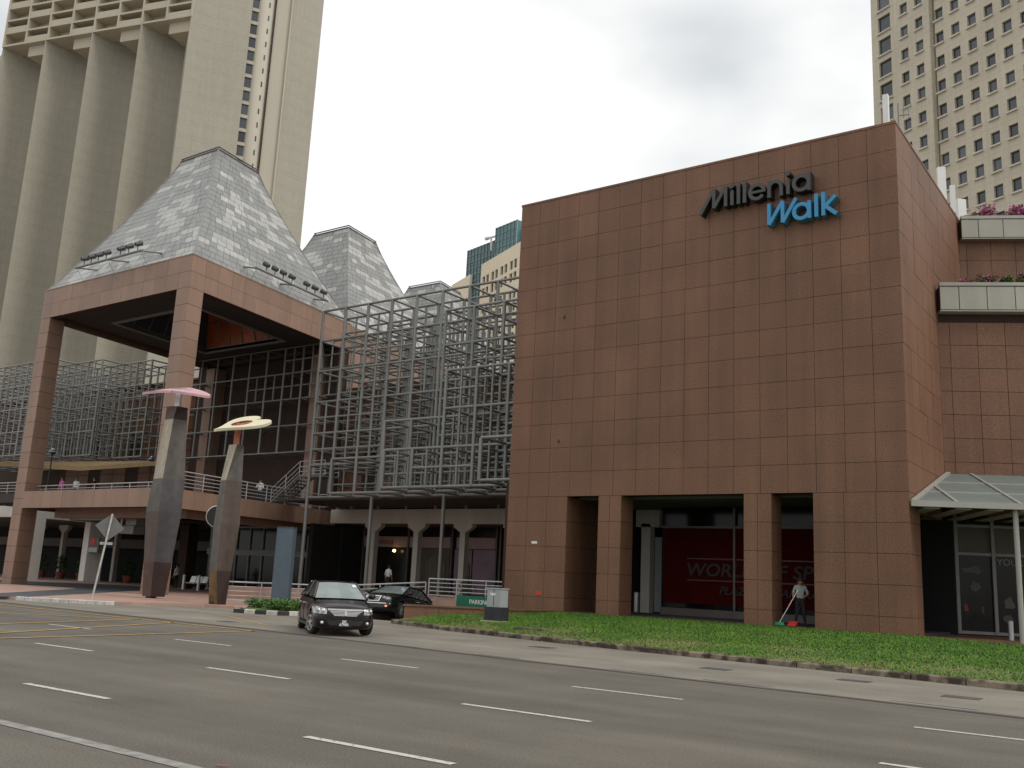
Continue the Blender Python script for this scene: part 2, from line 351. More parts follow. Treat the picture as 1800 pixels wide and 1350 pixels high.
def strip(a, b_, w, z, name, mt):
    a = Vector((a[0], a[1], 0)); b_ = Vector((b_[0], b_[1], 0)); d = (b_-a).normalized(); n = Vector((-d.y, d.x, 0))*(w/2)
    k = max(1, int((b_-a).length/0.4)); m_ = MB()
    L_ = [a+(b_-a)*i/k for i in range(k+1)]
    for i in range(k):
        e0 = random.uniform(-0.012, 0.012); e1 = random.uniform(-0.012, 0.012)
        p, q = L_[i], L_[i+1]; m_.face([(p.x-n.x, p.y-n.y, z), (q.x-n.x, q.y-n.y, z), (q.x+n.x, q.y+n.y, z), (p.x+n.x, p.y+n.y, z)])
    return m_.build(name, mt, road)
for k in range(-8, 8):
    strip((-13.36+5.57*k, 7.39), (-11.4+5.57*k, 7.41), 0.11, 0.006, 'lane_dash', 'paint_white')
    strip((-19.68+5.57*k, 10.97), (-17.63+5.57*k, 10.99), 0.11, 0.006, 'lane_dash', 'paint_white')
    strip((-19.88+5.48*k, 14.45), (-17.84+5.48*k, 14.45), 0.11, 0.006, 'lane_dash', 'paint_white')
for x in (-17.4, -14.2, -10.4, -8.2, -4.6, -1.2): strip((x, 18.75+(-17-x)*0.07), (x+1.4, 18.66+(-17-x)*0.07), 0.09, 0.012, 'lane_dash', 'paint_faded')
strip((-60, 5.6), (40, 5.45), 0.16, 0.006, 'edge_line', 'paint_faded')
for a, b_ in (((-24.3, 9.5), (-27.4, 18.6)), ((-21.8, 10.2), (-25.7, 18.6)), ((-20.9, 10.4), (-21.9, 18.5)), ((-40, 18.6), (-21.8, 18.45)), ((-36, 12.2), (-27.2, 18.4))):
    strip(a, b_, 0.13, 0.013, 'yellow_line', 'paint_yellow')
for a, b_ in (((-31.1, 23.55), (-30.3, 24.6)), ((-30.3, 24.6), (-28.4, 24.5)), ((-31.1, 23.55), (-28.6, 23.0)), ((-28.6, 23.0), (-24.2, 20.9))): strip(a, b_, 0.10, 0.012, 'yellow_line', 'paint_yellow')
for x, y in ((-26.0, 20.84), (-9.1, 20.8), (-3.86, 19.75), (-14.8, 22.4), (-6.2, 21.2)):
    m_ = MB(); m_.box(x-0.32, x+0.32, y-0.22, y+0.22, 0.002, 0.013); m_.build('drain_cover', 'asphalt_seam', road)
    
# plaza, driveway
plaza = struct('plaza_pavement', MB().prism([(-260, 24), (-60, 21.0), (-46, 20.6), (-43.6, 20.7), (-40.3, 21.4), (-36.7, 23.2), (-36.9, 24.0), (-37.0, 24.6), (-36.6, 26.2), (-35.9, 27.45), (-34.1, 27.65), (-33.2, 28.4), (-34.0, 30.5), (-30.0, 31.0), (-29.7, 35.0), (-44.5, 35.0), (-44.5, 47.6), (-260, 47.6)], -0.02, 0.12), 'pink_paving')
struct('driveway', MB().face([(x, y, 0.125) for x, y in ((-40.6, 20.9), (-41.0, 22.3), (-46.1, 28.0), (-54.5, 36.85), (-60, 41), (-64.5, 43.0), (-68, 42.0), (-70.5, 37.5), (-90, 33), (-90, 28.5), (-63, 30.6), (-58.2, 32.8), (-56.0, 33.3), (-54.0, 31.9), (-50.4, 28.5), (-44.2, 22.4), (-43.4, 20.5))]), 'driveway')
shop_floor = struct('shop_terrace', MB().prism([(-44.5, 35.0), (-24.6, 35.0), (-24.6, 62), (-44.5, 62)], -0.02+0.5, 0.76).face([(-44.5, 35.0, 0.48), (-44.5, 35.0, -0.02), (-29.7, 35, -0.02), (-29.7, 35, 0.48)]).face([(-44.495, 62, -0.02), (-44.495, 62, 0.76), (-44.495, 35.0, 0.76), (-44.495, 35.0, -0.02)]), 'pink_paving')
# car-park ramp going down under the terrace
rmp = MB(); rmp.face([(-29.7, 27.0, -0.004), (-25.55, 27.0, -0.004), (-25.55, 28.6, -0.02), (-29.7, 28.6, -0.02)])
rmp.face([(-29.7, 28.6, -0.02), (-25.55, 28.6, -0.02), (-25.55, 47, -2.4), (-29.7, 47, -2.4)])
rmp.face([(-29.7, 28.4, 0.12), (-29.7, 28.4, -0.2), (-29.7, 47, -2.6), (-29.7, 47, 0.6)]); rmp.face([(-25.55, 28.8, -0.2), (-25.55, 28.8, 0.2), (-25.55, 47, 0.6), (-25.55, 47, -2.6)])
rmp.face([(-29.7, 47, -2.6), (-25.55, 47, -2.6), (-25.55, 47, 0.5), (-29.7, 47, 0.5)])
struct('parking_ramp', rmp, 'asphalt_pale')

# lawn (rises gently from the kerb to the building)
def kerb_y(x):
    for i in range(2, len(KERB)-1):
        a, b_ = KERB[i], KERB[i+1]
        if a[0] <= x <= b_[0]: return a[1]+(b_[1]-a[1])*(x-a[0])/(b_[0]-a[0])
    return KERB[-1][1] if x > 0 else KERB[2][1]
def lawn_top(x):
    if x < -8: return 34.0
    return 34.0+(x+8)*0.2
def lawn_z(x, y):
    yk = kerb_y(x)+0.16; t = min(1, max(0, (y-yk)/(lawn_top(x)-yk))); b_ = 0.60 if x < -8 else max(0.52, 0.60-(x+8)*0.03)
    return 0.125+(b_-0.125)*(t**0.85)
lw = MB(); XS = [-24.0+0.5*i for i in range(65)]; NY = 14
grid = []
for x in XS:
    yk = kerb_y(x)+0.16; grid.append([(x, yk+(lawn_top(x)+0.25-yk)*j/NY, lawn_z(x, yk+(lawn_top(x)-yk)*j/NY)) for j in range(NY+1)])
for i in range(len(XS)-1):
    for j in range(NY): lw.face([grid[i][j], grid[i+1][j], grid[i+1][j+1], grid[i][j+1]])
lw.face([(-24.0, 27.15, 0.125), (-24.0, 34.0, 0.6), (-25.0, 34.0, 0.6), (-24.95, 27.8, 0.125), (-24.6, 27.3, 0.125)][::-1])
lawn = struct('lawn_ground', lw, 'soil')
gb = MB()
rg = random.Random(3)
def dry(x, y, t):
    return math.sin(x*1.7+y*0.9)*0.35+math.sin(x*0.63-y*2.1)*0.35+rg.uniform(-0.55, 0.55) > (-0.30+t*2.3)
nb = 0
while nb < 105000:
    x = rg.uniform(-24.5, 3.5); yk = kerb_y(max(x, -24.2))+0.17; y = rg.uniform(yk, lawn_top(x)-0.02)
    if x < -20.3 and x > -21.3 and 28.2 < y < 28.9: continue
    if -25.6 < x < -23.0 and y > 28.6 and x < -25.3+ (y-28.6)*0.2: continue
    t = (y-yk)/(lawn_top(x)-yk); d_ = dry(x, y, t)
    if d_ and rg.random() < 0.40: continue
    z = lawn_z(x, y)-0.005; h = rg.uniform(0.025, 0.06)*(0.7 if d_ else 1.0); a = rg.uniform(0, 6.283); w = rg.uniform(0.012, 0.022)
    dx, dy = math.cos(a)*w, math.sin(a)*w; lx, ly = rg.uniform(-0.04, 0.04), rg.uniform(-0.04, 0.04)
    gb.face([(x-dx, y-dy, z), (x+dx, y+dy, z), (x+lx, y+ly, z+h)], 1 if d_ else 0); nb += 1
tag(gb.build('grass', ['grass', 'grass_dry']), 'short green lawn grass with dry patches beside the kerb', 'grass', kind='stuff')

# kerbs made of single stones
def kerb_run(parent, pts, name, w, h, mts, length=1.25, z0=-0.01):
    acc = []; k = 0
    for i in range(len(pts)-1):
        a = Vector((pts[i][0], pts[i][1], 0)); b_ = Vector((pts[i+1][0], pts[i+1][1], 0)); d = b_-a; n = max(1, round(d.length/length))
        nn = Vector((-d.y, d.x, 0)).normalized()*w
        for j in range(n):
            p = a+d*(j/n); q = a+d*((j+1)/n); e = d.normalized()*0.014; p = p+e; q = q-e; hz = h+random.uniform(-0.006, 0.006); c = 0.03
            m_ = MB(); P = lambda v, s, z: (v.x+nn.x*s, v.y+nn.y*s, z)
            m_.loft([[P(p, 0, z0), P(p, 0, hz-c), P(p, c/w, hz), P(p, 1, hz), P(p, 1, z0)], [P(q, 0, z0), P(q, 0, hz-c), P(q, c/w, hz), P(q, 1, hz), P(q, 1, z0)]])
            m_.build(name, mts[k % len(mts)], parent); k += 1
kr = struct('kerb', MB().face([(-24.0, 27.1, 0.001), (-23.9, 27.1, 0.001), (-23.9, 27.2, 0.001)]), 'kerb_stone')
kerb_run(kr, KERB[:-1], 'kerb_stone', 0.19, 0.145, ['kerb_stone'])
ik = struct('traffic_island', MB().prism([(-40.2, 21.55), (-36.75, 23.3), (-37.0, 24.0), (-40.4, 22.2)], 0.0, 0.135), 'pink_paving')
kerb_run(ik, [(-40.3, 21.35), (-36.7, 23.15), (-36.55, 23.5)], 'kerb_stone', 0.18, 0.16, ['kerb_white'], 0.42)
hk = struct('planting_bed', MB().prism([(-31.3, 25.55), (-29.55, 26.1), (-29.25, 26.8), (-29.6, 29.2), (-32.6, 30.9), (-34.3, 30.3), (-33.4, 28.0)], 0.0, 0.15), 'soil')
kerb_run(hk, [(-33.6, 28.1), (-31.45, 25.4), (-29.5, 25.95), (-29.1, 26.8), (-29.45, 29.2)], 'kerb_stone', 0.16, 0.17, ['kerb_black', 'kerb_white'], 0.55)
cv = MB().box(-18.5, -17.3, 26.2, 26.75, 0.1, 0.27); tag(cv.build('inspection_cover', 'kerb_stone'), 'flat concrete inspection cover set in the lawn', 'cover')

# ================================================================ GRANITE BLOCK
XL, XR, YB, ZT, ZB, ZL = -24.55, -8.0, 34.0, 18.72, 0.45, 5.30
blk = root('granite_building', (-16.3, 34, 0.6), 'tall windowless brown granite building with big letters on its front', 'building')
D_ = 0.06
core = MB()
core.box(XL+D_, XR-D_, YB+D_, 62, ZL+D_, ZT-0.1)
core.box(XL+D_, -21.53-D_, YB+D_, 46, ZB-0.4, ZL+D_-0.001); core.box(-20.02+D_, -18.97-D_, YB+D_, YB+1.0, ZB-0.4, ZL+D_-0.001)
core.box(-13.82+D_, -12.76-D_, YB+D_, YB+1.0, ZB-0.4, ZL+D_-0.001); core.box(-11.24+D_, XR-D_, YB+D_, YB+1.45, ZB-0.4, ZL+D_-0.001)
core.build('wall', 'joint', blk)
cols = steps(0, XR-XL, 16); rows = steps(ZL, ZT, 13); lows = [ZB-0.2]+[ZL-1.037*k for k in (4, 3, 2, 1)]+[ZL]
tile_wall(blk, (XL, YB+D_), (1, 0), cols, rows, 'granite', gap=0.014, t=D_-0.004)
for a, b_, n in ((-24.55, -21.53, 3), (-20.02, -18.97, 2), (-13.82, -12.76, 2), (-11.24, -8.0, 3)):
    tile_wall(blk, (XL, YB+D_), (1, 0), [x-XL for x in steps(a, b_, n)], lows, 'granite', gap=0.014, t=D_-0.004)
for x, dp in ((-21.53, 3.0), (-18.97, 1.0), (-12.76, 1.0)):    # right-hand reveals
    tile_wall(blk, (x-D_, YB+0.02), (0, 1), steps(0, dp, max(1, round(dp))), lows, 'granite', gap=0.02, t=D_-0.004)
# side wall, facing +X
ys = steps(0.0, 16, 15)
tile_wall(blk, (XR-D_, YB+0.012), (0, 1), ys, rows, 'granite', gap=0.014, t=D_-0.004)
tile_wall(blk, (XR-D_, YB+0.012), (0, 1), [0, 0.72, 1.45], lows, 'granite', gap=0.014, t=D_-0.004)
MB().box(XL-0.02, XR+0.02, YB-0.02, 62, ZT-0.02, ZT+0.07).build('coping', 'granite', blk)
ins = MB()
ins.box(XL+0.2, XR-0.1, YB+1.0, 48, ZL-0.06, ZL+0.05, 0)
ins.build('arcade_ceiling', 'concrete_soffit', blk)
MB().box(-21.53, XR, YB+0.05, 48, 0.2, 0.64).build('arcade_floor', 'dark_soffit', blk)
MB().box(XL+0.1, XR-2.0, 46.0, 46.3, 0.6, ZL).build('rear_wall', 'recess_shade', blk)
MB().box(-21.6, -21.45, 37.1, 46.0, 0.6, ZL-0.05).build('side_wall', 'recess_shade', blk)
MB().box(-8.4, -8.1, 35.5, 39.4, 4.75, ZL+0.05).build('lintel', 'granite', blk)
MB().box(-10.5, -7.75, 39.5, 39.62, 0.5, ZL-0.1).build('side_wall', 'recess_shade', blk)  # wall added to close a see-through gap and keep the opening dark
MB().box(-10.6, -10.4, 35.4, 41, 0.55, ZL-0.1).build('side_wall', 'recess_shade', blk)
# shop window with the red banner
sw = MB().box(-19.45, -10.6, 38.6, 38.75, 0.64, ZL-0.08); shw = sw.build('shop_window', 'glass_dark', blk)
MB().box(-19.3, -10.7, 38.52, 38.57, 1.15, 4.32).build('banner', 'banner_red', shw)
MB().box(-19.45, -10.6, 38.50, 38.58, 0.64, 0.95).build('window_sill', 'mullion', shw)
MB().box(-19.45, -10.6, 38.48, 38.56, 4.33, 4.42).build('mullion', 'mullion', shw)
for x in (-16.05, -12.4): MB().box(x-0.05, x+0.05, 38.46, 38.59, 0.96, ZL-0.1).build('mullion', 'mullion', shw)
link('lettering', text_mesh('WORLD OF SPORTS', 0.74, 0.02, 'banner_letter', 0.15, 0.014), shw, face_mat((-18.25, 38.505, 2.34), (1, 0, 0)) @ Matrix.Diagonal((1.13, 1, 1, 1)))
link('lettering', text_mesh('PLAZA SINGAPURA', 0.46, 0.02, 'banner_letter', 0.3, 0.006), shw, face_mat((-16.75, 38.505, 1.6), (1, 0, 0)) @ Matrix.Diagonal((1.05, 1, 1, 1)))
ov = MB()
for z in (2.12, 3.02): ov.box(-18.2, -10.8, 38.497, 38.515, z, z+0.05)
ov.build('outline_stripe', 'banner_faint', shw)
for x0, x1, mt in ((-21.0, -20.55, 'concrete_white'),): 
    MB().box(x0, x1, 39.6, 40.05, 0.6, 4.6).build('column', mt, blk)
MB().box(-21.3, -20.1, 39.6, 40.05, 4.45, ZL-0.07).build('column_head', 'concrete_white', blk)
pw = MB().box(-20.35, -19.5, 39.7, 39.8, 0.7, 4.0); pw.build('poster_panel', 'cloth_grey', blk)
MB().box(XL+1.32, XL+1.60, YB-0.006, YB+0.02, 3.33, 3.43).build('plaque', 'white_print', blk)
MB().box(-22.95, -22.66, YB-0.006, YB+0.02, 1.25, 1.38).build('plaque', 'bright_red', blk)
for x, z in ((-22.0, 13.05), (-22.05, 7.58)): MB().xprism([(x-0.05, z), (x+0.05, z), (x, z+0.14)], YB-0.03, YB+0.01).build('vent', 'sign_black', blk)

# letters on the front: thick strokes, each letter one mesh
def stroke(m_, pts, w, y0, y1, mi=0):
    for i in range(len(pts)-1):
        a = Vector((pts[i][0], pts[i][1])); b_ = Vector((pts[i+1][0], pts[i+1][1])); d = (b_-a).normalized(); n = Vector((-d.y, d.x))*(w/2)
        dy = 0.003*i
        m_.xprism([tuple(a-n), tuple(b_-n), tuple(b_+n), tuple(a+n)], y0-dy, y1, mi)
def ring(m_, c, ro, ri, y0, y1, a0=0, a1=360, n=28, sx=1.0):
    k = [R(a0+(a1-a0)*i/n) for i in range(n+1)]
    sec = [[(c[0]+sx*ro*math.cos(t), y0, c[1]+ro*math.sin(t)), (c[0]+sx*ri*math.cos(t), y0, c[1]+ri*math.sin(t)), (c[0]+sx*ri*math.cos(t), y1, c[1]+ri*math.sin(t)), (c[0]+sx*ro*math.cos(t), y1, c[1]+ro*math.sin(t))] for t in k]
    m_.loft(sec, 0, True, a1-a0 < 360)
def letter(parent, fn, front, edge):
    m_ = MB(); fn(m_, 33.60, 33.95, 0.0); o = m_.build('letter', edge, parent)
    m_ = MB(); fn(m_, 33.57, 33.60, 0.02); m_.build('letter_face', front, o)
sg = root('wall_sign', (-13.2, 33.95, 16.5), 'dark grey raised word Millenia high on the brown granite wall', 'sign')
sb = root('wall_sign', (-11.3, 33.95, 15.5), 'blue raised word Walk below the grey word on the granite wall', 'sign')
T = 0.155
def S(pts, w=T): return lambda m_, a, b_, e: stroke(m_, pts, w-e, a, b_)
def L_i(x, z0, z1, zd):
    def f(m_, a, b_, e):
        stroke(m_, [(x, z0), (x, z1)], T-e, a, b_); ring(m_, (x, zd), 0.105-e/2, 0.001, a, b_)
    return f
def L_e(c, r):
    def f(m_, a, b_, e):
        ring(m_, c, r-e/2, r-T+e/2, a, b_, -0, 325); stroke(m_, [(c[0]-r+0.1, c[1]), (c[0]+r-e/2, c[1])], 0.12-e, a+0.004, b_)
    return f
def L_n(x0, x1, z0, zm, r):
    def f(m_, a, b_, e):
        stroke(m_, [(x0, z0), (x0, zm+r)], T-e, a, b_); ring(m_, ((x0+x1)/2, zm), r-e/2, r-T+e/2, a+0.004, b_, 0, 180); stroke(m_, [(x1, z0), (x1, zm)], T-e, a+0.008, b_)
    return f
def L_a(c, r, xs, z0, z1):
    def f(m_, a, b_, e):
        ring(m_, c, r-e/2, r-T+e/2, a, b_); stroke(m_, [(xs, z0), (xs, z1)], T-e, a-0.004, b_)
    return f
for fn in (S([(-15.45, 16.42), (-14.87, 17.42), (-14.87, 16.6), (-14.37, 17.42), (-14.37, 16.58)]), L_i(-14.11, 16.58, 17.18, 17.39), S([(-13.84, 16.58), (-13.84, 17.45)]), S([(-13.59, 16.58), (-13.59, 17.45)]),
           L_e((-13.09, 16.93), 0.36), L_n(-12.60, -12.13, 16.58, 16.97, 0.31), L_i(-11.86, 16.58, 17.2, 17.42), L_a((-11.35, 16.93), 0.36, -11.06, 16.58, 17.29)):
    letter(sg, fn, 'sign_grey', 'sign_black')
for fn in (S([(-12.61, 16.34), (-12.61, 15.48), (-12.08, 16.34), (-12.08, 15.48), (-11.55, 16.36)]), L_a((-11.36, 15.80), 0.36, -11.06, 15.47, 16.16), S([(-10.80, 15.47), (-10.80, 16.38)]),
           lambda m_, a, b_, e: (stroke(m_, [(-10.54, 15.47), (-10.54, 16.38)], T-e, a, b_), stroke(m_, [(-10.08, 16.18), (-10.47, 15.83), (-10.06, 15.46)], T-e, a+0.004, b_))):
    letter(sb, fn, 'sign_blue', 'sign_blue_edge')

# antennas on the roof
def antenna(x, y, z, h, w, lab, rz=0.0):
    t = root('roof_antenna', (x, y, z), lab, 'antenna', rz=rz)
    local(MB().box(-w/2, w/2, -0.09, 0.09, 0.35, h), 'radome', 'white_print', t); local(MB().tube((0, 0.16, -0.1), (0, 0.16, h-0.2), 0.045), 'mast', 'steel', t)
    local(MB().box(-0.06, 0.06, 0.06, 0.2, h*0.35, h*0.35+0.08).box(-0.06, 0.06, 0.06, 0.2, h*0.75, h*0.75+0.08), 'bracket', 'steel', t)
antenna(-8.55, 35.0, ZT+0.05, 1.65, 0.2, 'white panel antenna at the front corner of the granite roof')
t = root('roof_antenna', (-8.25, 35.6, ZT+0.05), 'thin whip antennas on a pole beside the corner panel antenna', 'antenna')
local(MB().tube((0, 0, 0), (0, 0, 1.5), 0.03).tube((0, 0, 1.0), (0.35, 0.1, 1.0), 0.02).tube((0.35, 0.1, 0.85), (0.35, 0.1, 1.35), 0.02).tube((0.18, 0.05, 0.9), (0.18, 0.05, 1.45), 0.02), 'mast', 'steel', t)
antenna(-8.3, 43.2, ZT+0.05, 1.9, 0.34, 'white panel antenna midway along the granite roof edge', 0.5)
antenna(-8.2, 45.0, ZT+0.05, 1.7, 0.22, 'slim antenna between the two larger white roof panels', 0.3)
antenna(-8.15, 46.6, ZT+0.05, 1.6, 0.42, 'white panel antenna at the far end beside the pink flowers', 0.8)

# ================================================================ RIGHT WING
wd = Vector((0.89, 0.457, 0)).normalized(); wn = Vector((wd.y, -wd.x, 0))
wing = root('granite_wing', (-4, 42, 0.6), 'brown granite wing with grey planter ledges right of the lettered building', 'building')
def wp(o, s, d, z): return (o[0]+wd.x*s+wn.x*d, o[1]+wd.y*s+wn.y*d, z)
A1 = (-8.0, 39.7); A2 = (-8.0, 44.85)
def wbox(m_, o, s0, s1, d0, d1, z0, z1, mi=0):      # s along the wall, d outward
    return m_.hexa([wp(o, s0, d1, z0), wp(o, s1, d1, z0), wp(o, s1, d0, z0), wp(o, s0, d0, z0), wp(o, s0, d1, z1), wp(o, s1, d1, z1), wp(o, s1, d0, z1), wp(o, s0, d0, z1)], mi)
b_ = MB(); wbox(b_, A1, -0.4, 16, -12, -0.04, 5.0, 14.0); wbox(b_, A2, -0.4, 16, -12, -0.04, 14.0, 18.7); b_.build('wall', 'joint', wing)
tile_wall(wing, (A1[0]-wn.x*0.04, A1[1]-wn.y*0.04), wd, [0.0]+[0.42+1.03*k for k in range(9)], [5.3-0.3]+[6.1+0.93*k for k in range(8)], 'granite', gap=0.018)
tile_wall(wing, (A2[0]-wn.x*0.04, A2[1]-wn.y*0.04), wd, [0.0]+[0.3+1.03*k for k in range(9)], [14.0+0.93*k for k in range(5)], 'granite', gap=0.018)
for o, z0, z1 in ((A1, 13.02, 14.0), (A2, 17.72, 18.6)):
    b_ = MB(); wbox(b_, o, 0.0, 16, -0.3, 0.38, z0, z1-0.02); lg = b_.build('planter_ledge', 'joint', wing)
    tile_wall(lg, (o[0]+wn.x*0.38, o[1]+wn.y*0.38), wd, [0.0]+[0.72+1.04*k for k in range(9)], [z0, z1-0.02], 'granite_grey', gap=0.03, name='panel')
    b_ = MB(); wbox(b_, o, 0.0, 16, 0.22, 0.44, z1, z1+0.14); b_.build('coping', 'granite_grey', lg)
    b_ = MB(); wbox(b_, o, 0.0, 16, -0.3, 0.4, z0-0.06, z0-0.004); b_.build('soffit', 'granite_grey', lg)
# ground floor shop front of the wing
b_ = MB(); wbox(b_, A1, 0.0, 16, -0.30, -0.25, 0.55, 5.0); sf = b_.build('shop_window', 'glass_shop', wing)
b_ = MB()
for s in (0.06, 0.34, 1.66, 3.6): wbox(b_, A1, s-0.06, s+0.06, -0.24, -0.12, 0.6, 5.0)
for z in (0.6, 3.5, 4.55): wbox(b_, A1, 0.0, 9, -0.235, -0.15, z, z+0.11)
b_.build('window_frame', 'mullion_grey', sf)
b_ = MB(); wbox(b_, A1, 0.4, 9, -0.245, -0.238, 3.62, 4.54); b_.build('frosted_pane', 'concrete_soffit', sf)
b_ = MB(); wbox(b_, A1, 1.2, 2.6, -0.242, -0.236, 4.05, 4.12); b_.build('strip_light', 'shop_beige', sf)
link('lettering', text_mesh('YOUR', 0.34, 0.01, 'mullion_grey'), sf, face_mat(wp(A1, 1.80, -0.23, 3.18), wd))
# poster figure on the glass: soft abstract shapes
rs_ = random.Random(4)
for s, z, w, h, mt in ((0.62, 1.55, 0.22, 0.35, 'terracotta'), (1.0, 2.35, 0.34, 0.5, 'sign_grey'), (1.22, 1.5, 0.14, 0.4, 'bronze_brown'), (0.95, 2.95, 0.9, 0.3, 'sign_grey'), (0.95, 1.1, 0.7, 0.7, 'cloth_black'), (2.15, 1.8, 0.5, 0.5, 'plate_grey'), (2.1, 1.2, 0.4, 0.3, 'sign_grey')):
    b_ = MB(); b_.face([wp(A1, s+w*math.cos(t*0.524)*rs_.uniform(0.25, 0.6), -0.232-0.001*z, z+h*math.sin(t*0.524)*rs_.uniform(0.25, 0.6)) for t in range(12)]); b_.build('poster_patch', mt, sf)
MB().prism([(-10.3, 35.46), (-8.1, 35.46), wp(A1, 0, -0.3, 0)[:2], wp(A1, 16, -0.3, 0)[:2], wp((-8, 36.6), 16, 0, 0)[:2], wp((-8, 34.6), 0.4, 0, 0)[:2]], 0.2, 0.56).build('forecourt', 'granite', wing)
# glass canopy
cn = root('glass_canopy', (-4, 37, 5), 'sloping glass canopy with pale frame over the right shop entrance', 'canopy')
C0 = (-7.94, 34.0)
def cz(d): return 4.95+(5.06-d)/5.06*1.62          # d = distance out from the wing wall
def cp(s, d, dz=0.0): return (A1[0]+wd.x*s+wn.x*d, A1[1]+wd.y*s+wn.y*d, cz(d)+dz)
def s_min(d): return (d*wn.x*-1+0.06)/wd.x          # canopy is cut by the side wall of the granite block (X = -8)
N_ = 3
for r_ in range(3):
    d0, d1 = 5.06*r_/3, 5.06*(r_+1)/3
    xs_ = [None]+[1.0+1.95*k for k in range(8)] if r_ < 2 else [None]+[0.0, 1.0]+[2.95+1.95*k for k in range(7)]
    xs_ = [None]+[v for v in [-1.05, 0.95, 2.9, 4.85, 6.8, 8.75] if v > max(s_min(d0), s_min(d1))+0.1]
    for i in range(len(xs_)-1):
        a0 = s_min(d0) if xs_[i] is None else xs_[i]; a1 = s_min(d1) if xs_[i] is None else xs_[i]
        e = xs_[i+1]; g_ = 0.03
        top = [cp(a0+g_, d0+g_), cp(e-g_, d0+g_), cp(e-g_, d1-g_), cp(a1+g_, d1-g_)]
        MB().hexa([(p[0], p[1], p[2]-0.03) for p in top]+top).build('glass_pane', 'canopy_glass', cn)
for s in (-1.05, 0.95, 2.9, 4.85, 6.8):
    d0 = 0.05 if s > s_min(0) else (s*wd.x-0.06)/(-wn.x)
    d0 = max(0.05, d0 if s < s_min(0) else 0.05)
    MB().hexa([cp(s-0.05, d0, -0.1), cp(s+0.05, d0, -0.1), cp(s+0.05, 5.06, -0.1), cp(s-0.05, 5.06, -0.1), cp(s-0.05, d0, 0.05), cp(s+0.05, d0, 0.05), cp(s+0.05, 5.06, 0.05), cp(s-0.05, 5.06, 0.05)]).build('rafter', 'canopy_frame', cn)
for d in (1.69, 3.37): MB().hexa([cp(s_min(d), d-0.03, -0.05), cp(9, d-0.03, -0.05), cp(9, d+0.03, -0.05), cp(s_min(d), d+0.03, -0.05), cp(s_min(d), d-0.03, 0.02), cp(9, d-0.03, 0.02), cp(9, d+0.03, 0.02), cp(s_min(d), d+0.03, 0.02)]).build('purlin', 'canopy_frame', cn)
MB().hexa([cp(s_min(0)-0.02, 0.02, -0.08), cp(s_min(5.0)-0.02, 5.0, -0.08), cp(s_min(5.0)+0.14, 5.0, -0.08), cp(s_min(0)+0.14, 0.02, -0.08), cp(s_min(0)-0.02, 0.02, 0.07), cp(s_min(5.0)-0.02, 5.0, 0.07), cp(s_min(5.0)+0.14, 5.0, 0.07), cp(s_min(0)+0.14, 0.02, 0.07)]).build('edge_rafter', 'canopy_frame', cn)
b_ = MB(); wbox(b_, A1, s_min(5.1), 9, 5.06, 5.22, 4.80, 5.0); b_.build('gutter', 'canopy_frame', cn)
b_ = MB()
for k in range(10): wbox(b_, A1, s_min(5)+0.4+k*1.0, s_min(5)+0.9+k*1.0, 0.3, 5.0, 4.76, 4.79)
b_.build('soffit_panel', 'canopy_frame', cn)
for s in (0.78, 5.0): b_ = MB(); p = wp(A1, s, 4.9, 0); b_.tube((p[0], p[1], 0.5), (p[0], p[1], 4.8), 0.085, n=10); b_.build('post', 'canopy_frame', cn)
# things by the canopy
for x, y, lab in ((-5.62, 37.2, 'short grey bollard in front of the right shop window'), ):
    t = MB().tube((x, y, 0.5), (x, y, 1.18), 0.085, n=12).tube((x, y, 1.18), (x, y, 1.22), 0.085, 0.03, n=12); tag(t.build('bollard', 'steel_bright'), lab, 'bollard')
# ================================================================ GATE PAVILION
GO = (-46.4, 32.0); GU = (-1.0, 0.0); GV = (-0.177, 0.984)
def gp(u, v, z=0.0): return (GO[0]+GU[0]*u+GV[0]*v, GO[1]+GU[1]*u+GV[1]*v, z)
gate = root('gate_pavilion', (-55, 40, 0.12), 'pink granite gate pavilion with four tall columns and a pyramid roof', 'building')
CW = 1.16; e = 0.05
def gbox(u0, u1, v0, v1, z0, z1, name, mt, par=gate):
    return MB().fbox(GO, GU, GV, u0, u1, v0, v1, z0, z1).build(name, mt, par)
gd = Vector((GV[0], GV[1], 0)).normalized()
crow = [0.05]+[0.48+0.998*k for k in range(18)]
for u_, v_ in ((0, 0), (16-CW, 0), (0, 16-CW), (16-CW, 16-CW)):
    c = gbox(u_+e, u_+CW-e, v_+e, v_+CW-e, 0.05, 17.45, 'column', 'joint')
    if v_ == 0:
        p = gp(u_+CW-0.001, v_+e); tile_wall(c, p, (1, 0), [0, CW], crow, 'granite_pink', gap=0.02, t=0.045)
        p = gp(u_+e, v_); tile_wall(c, p, gd, [0.0, CW], crow, 'granite_pink', gap=0.02, t=0.045)
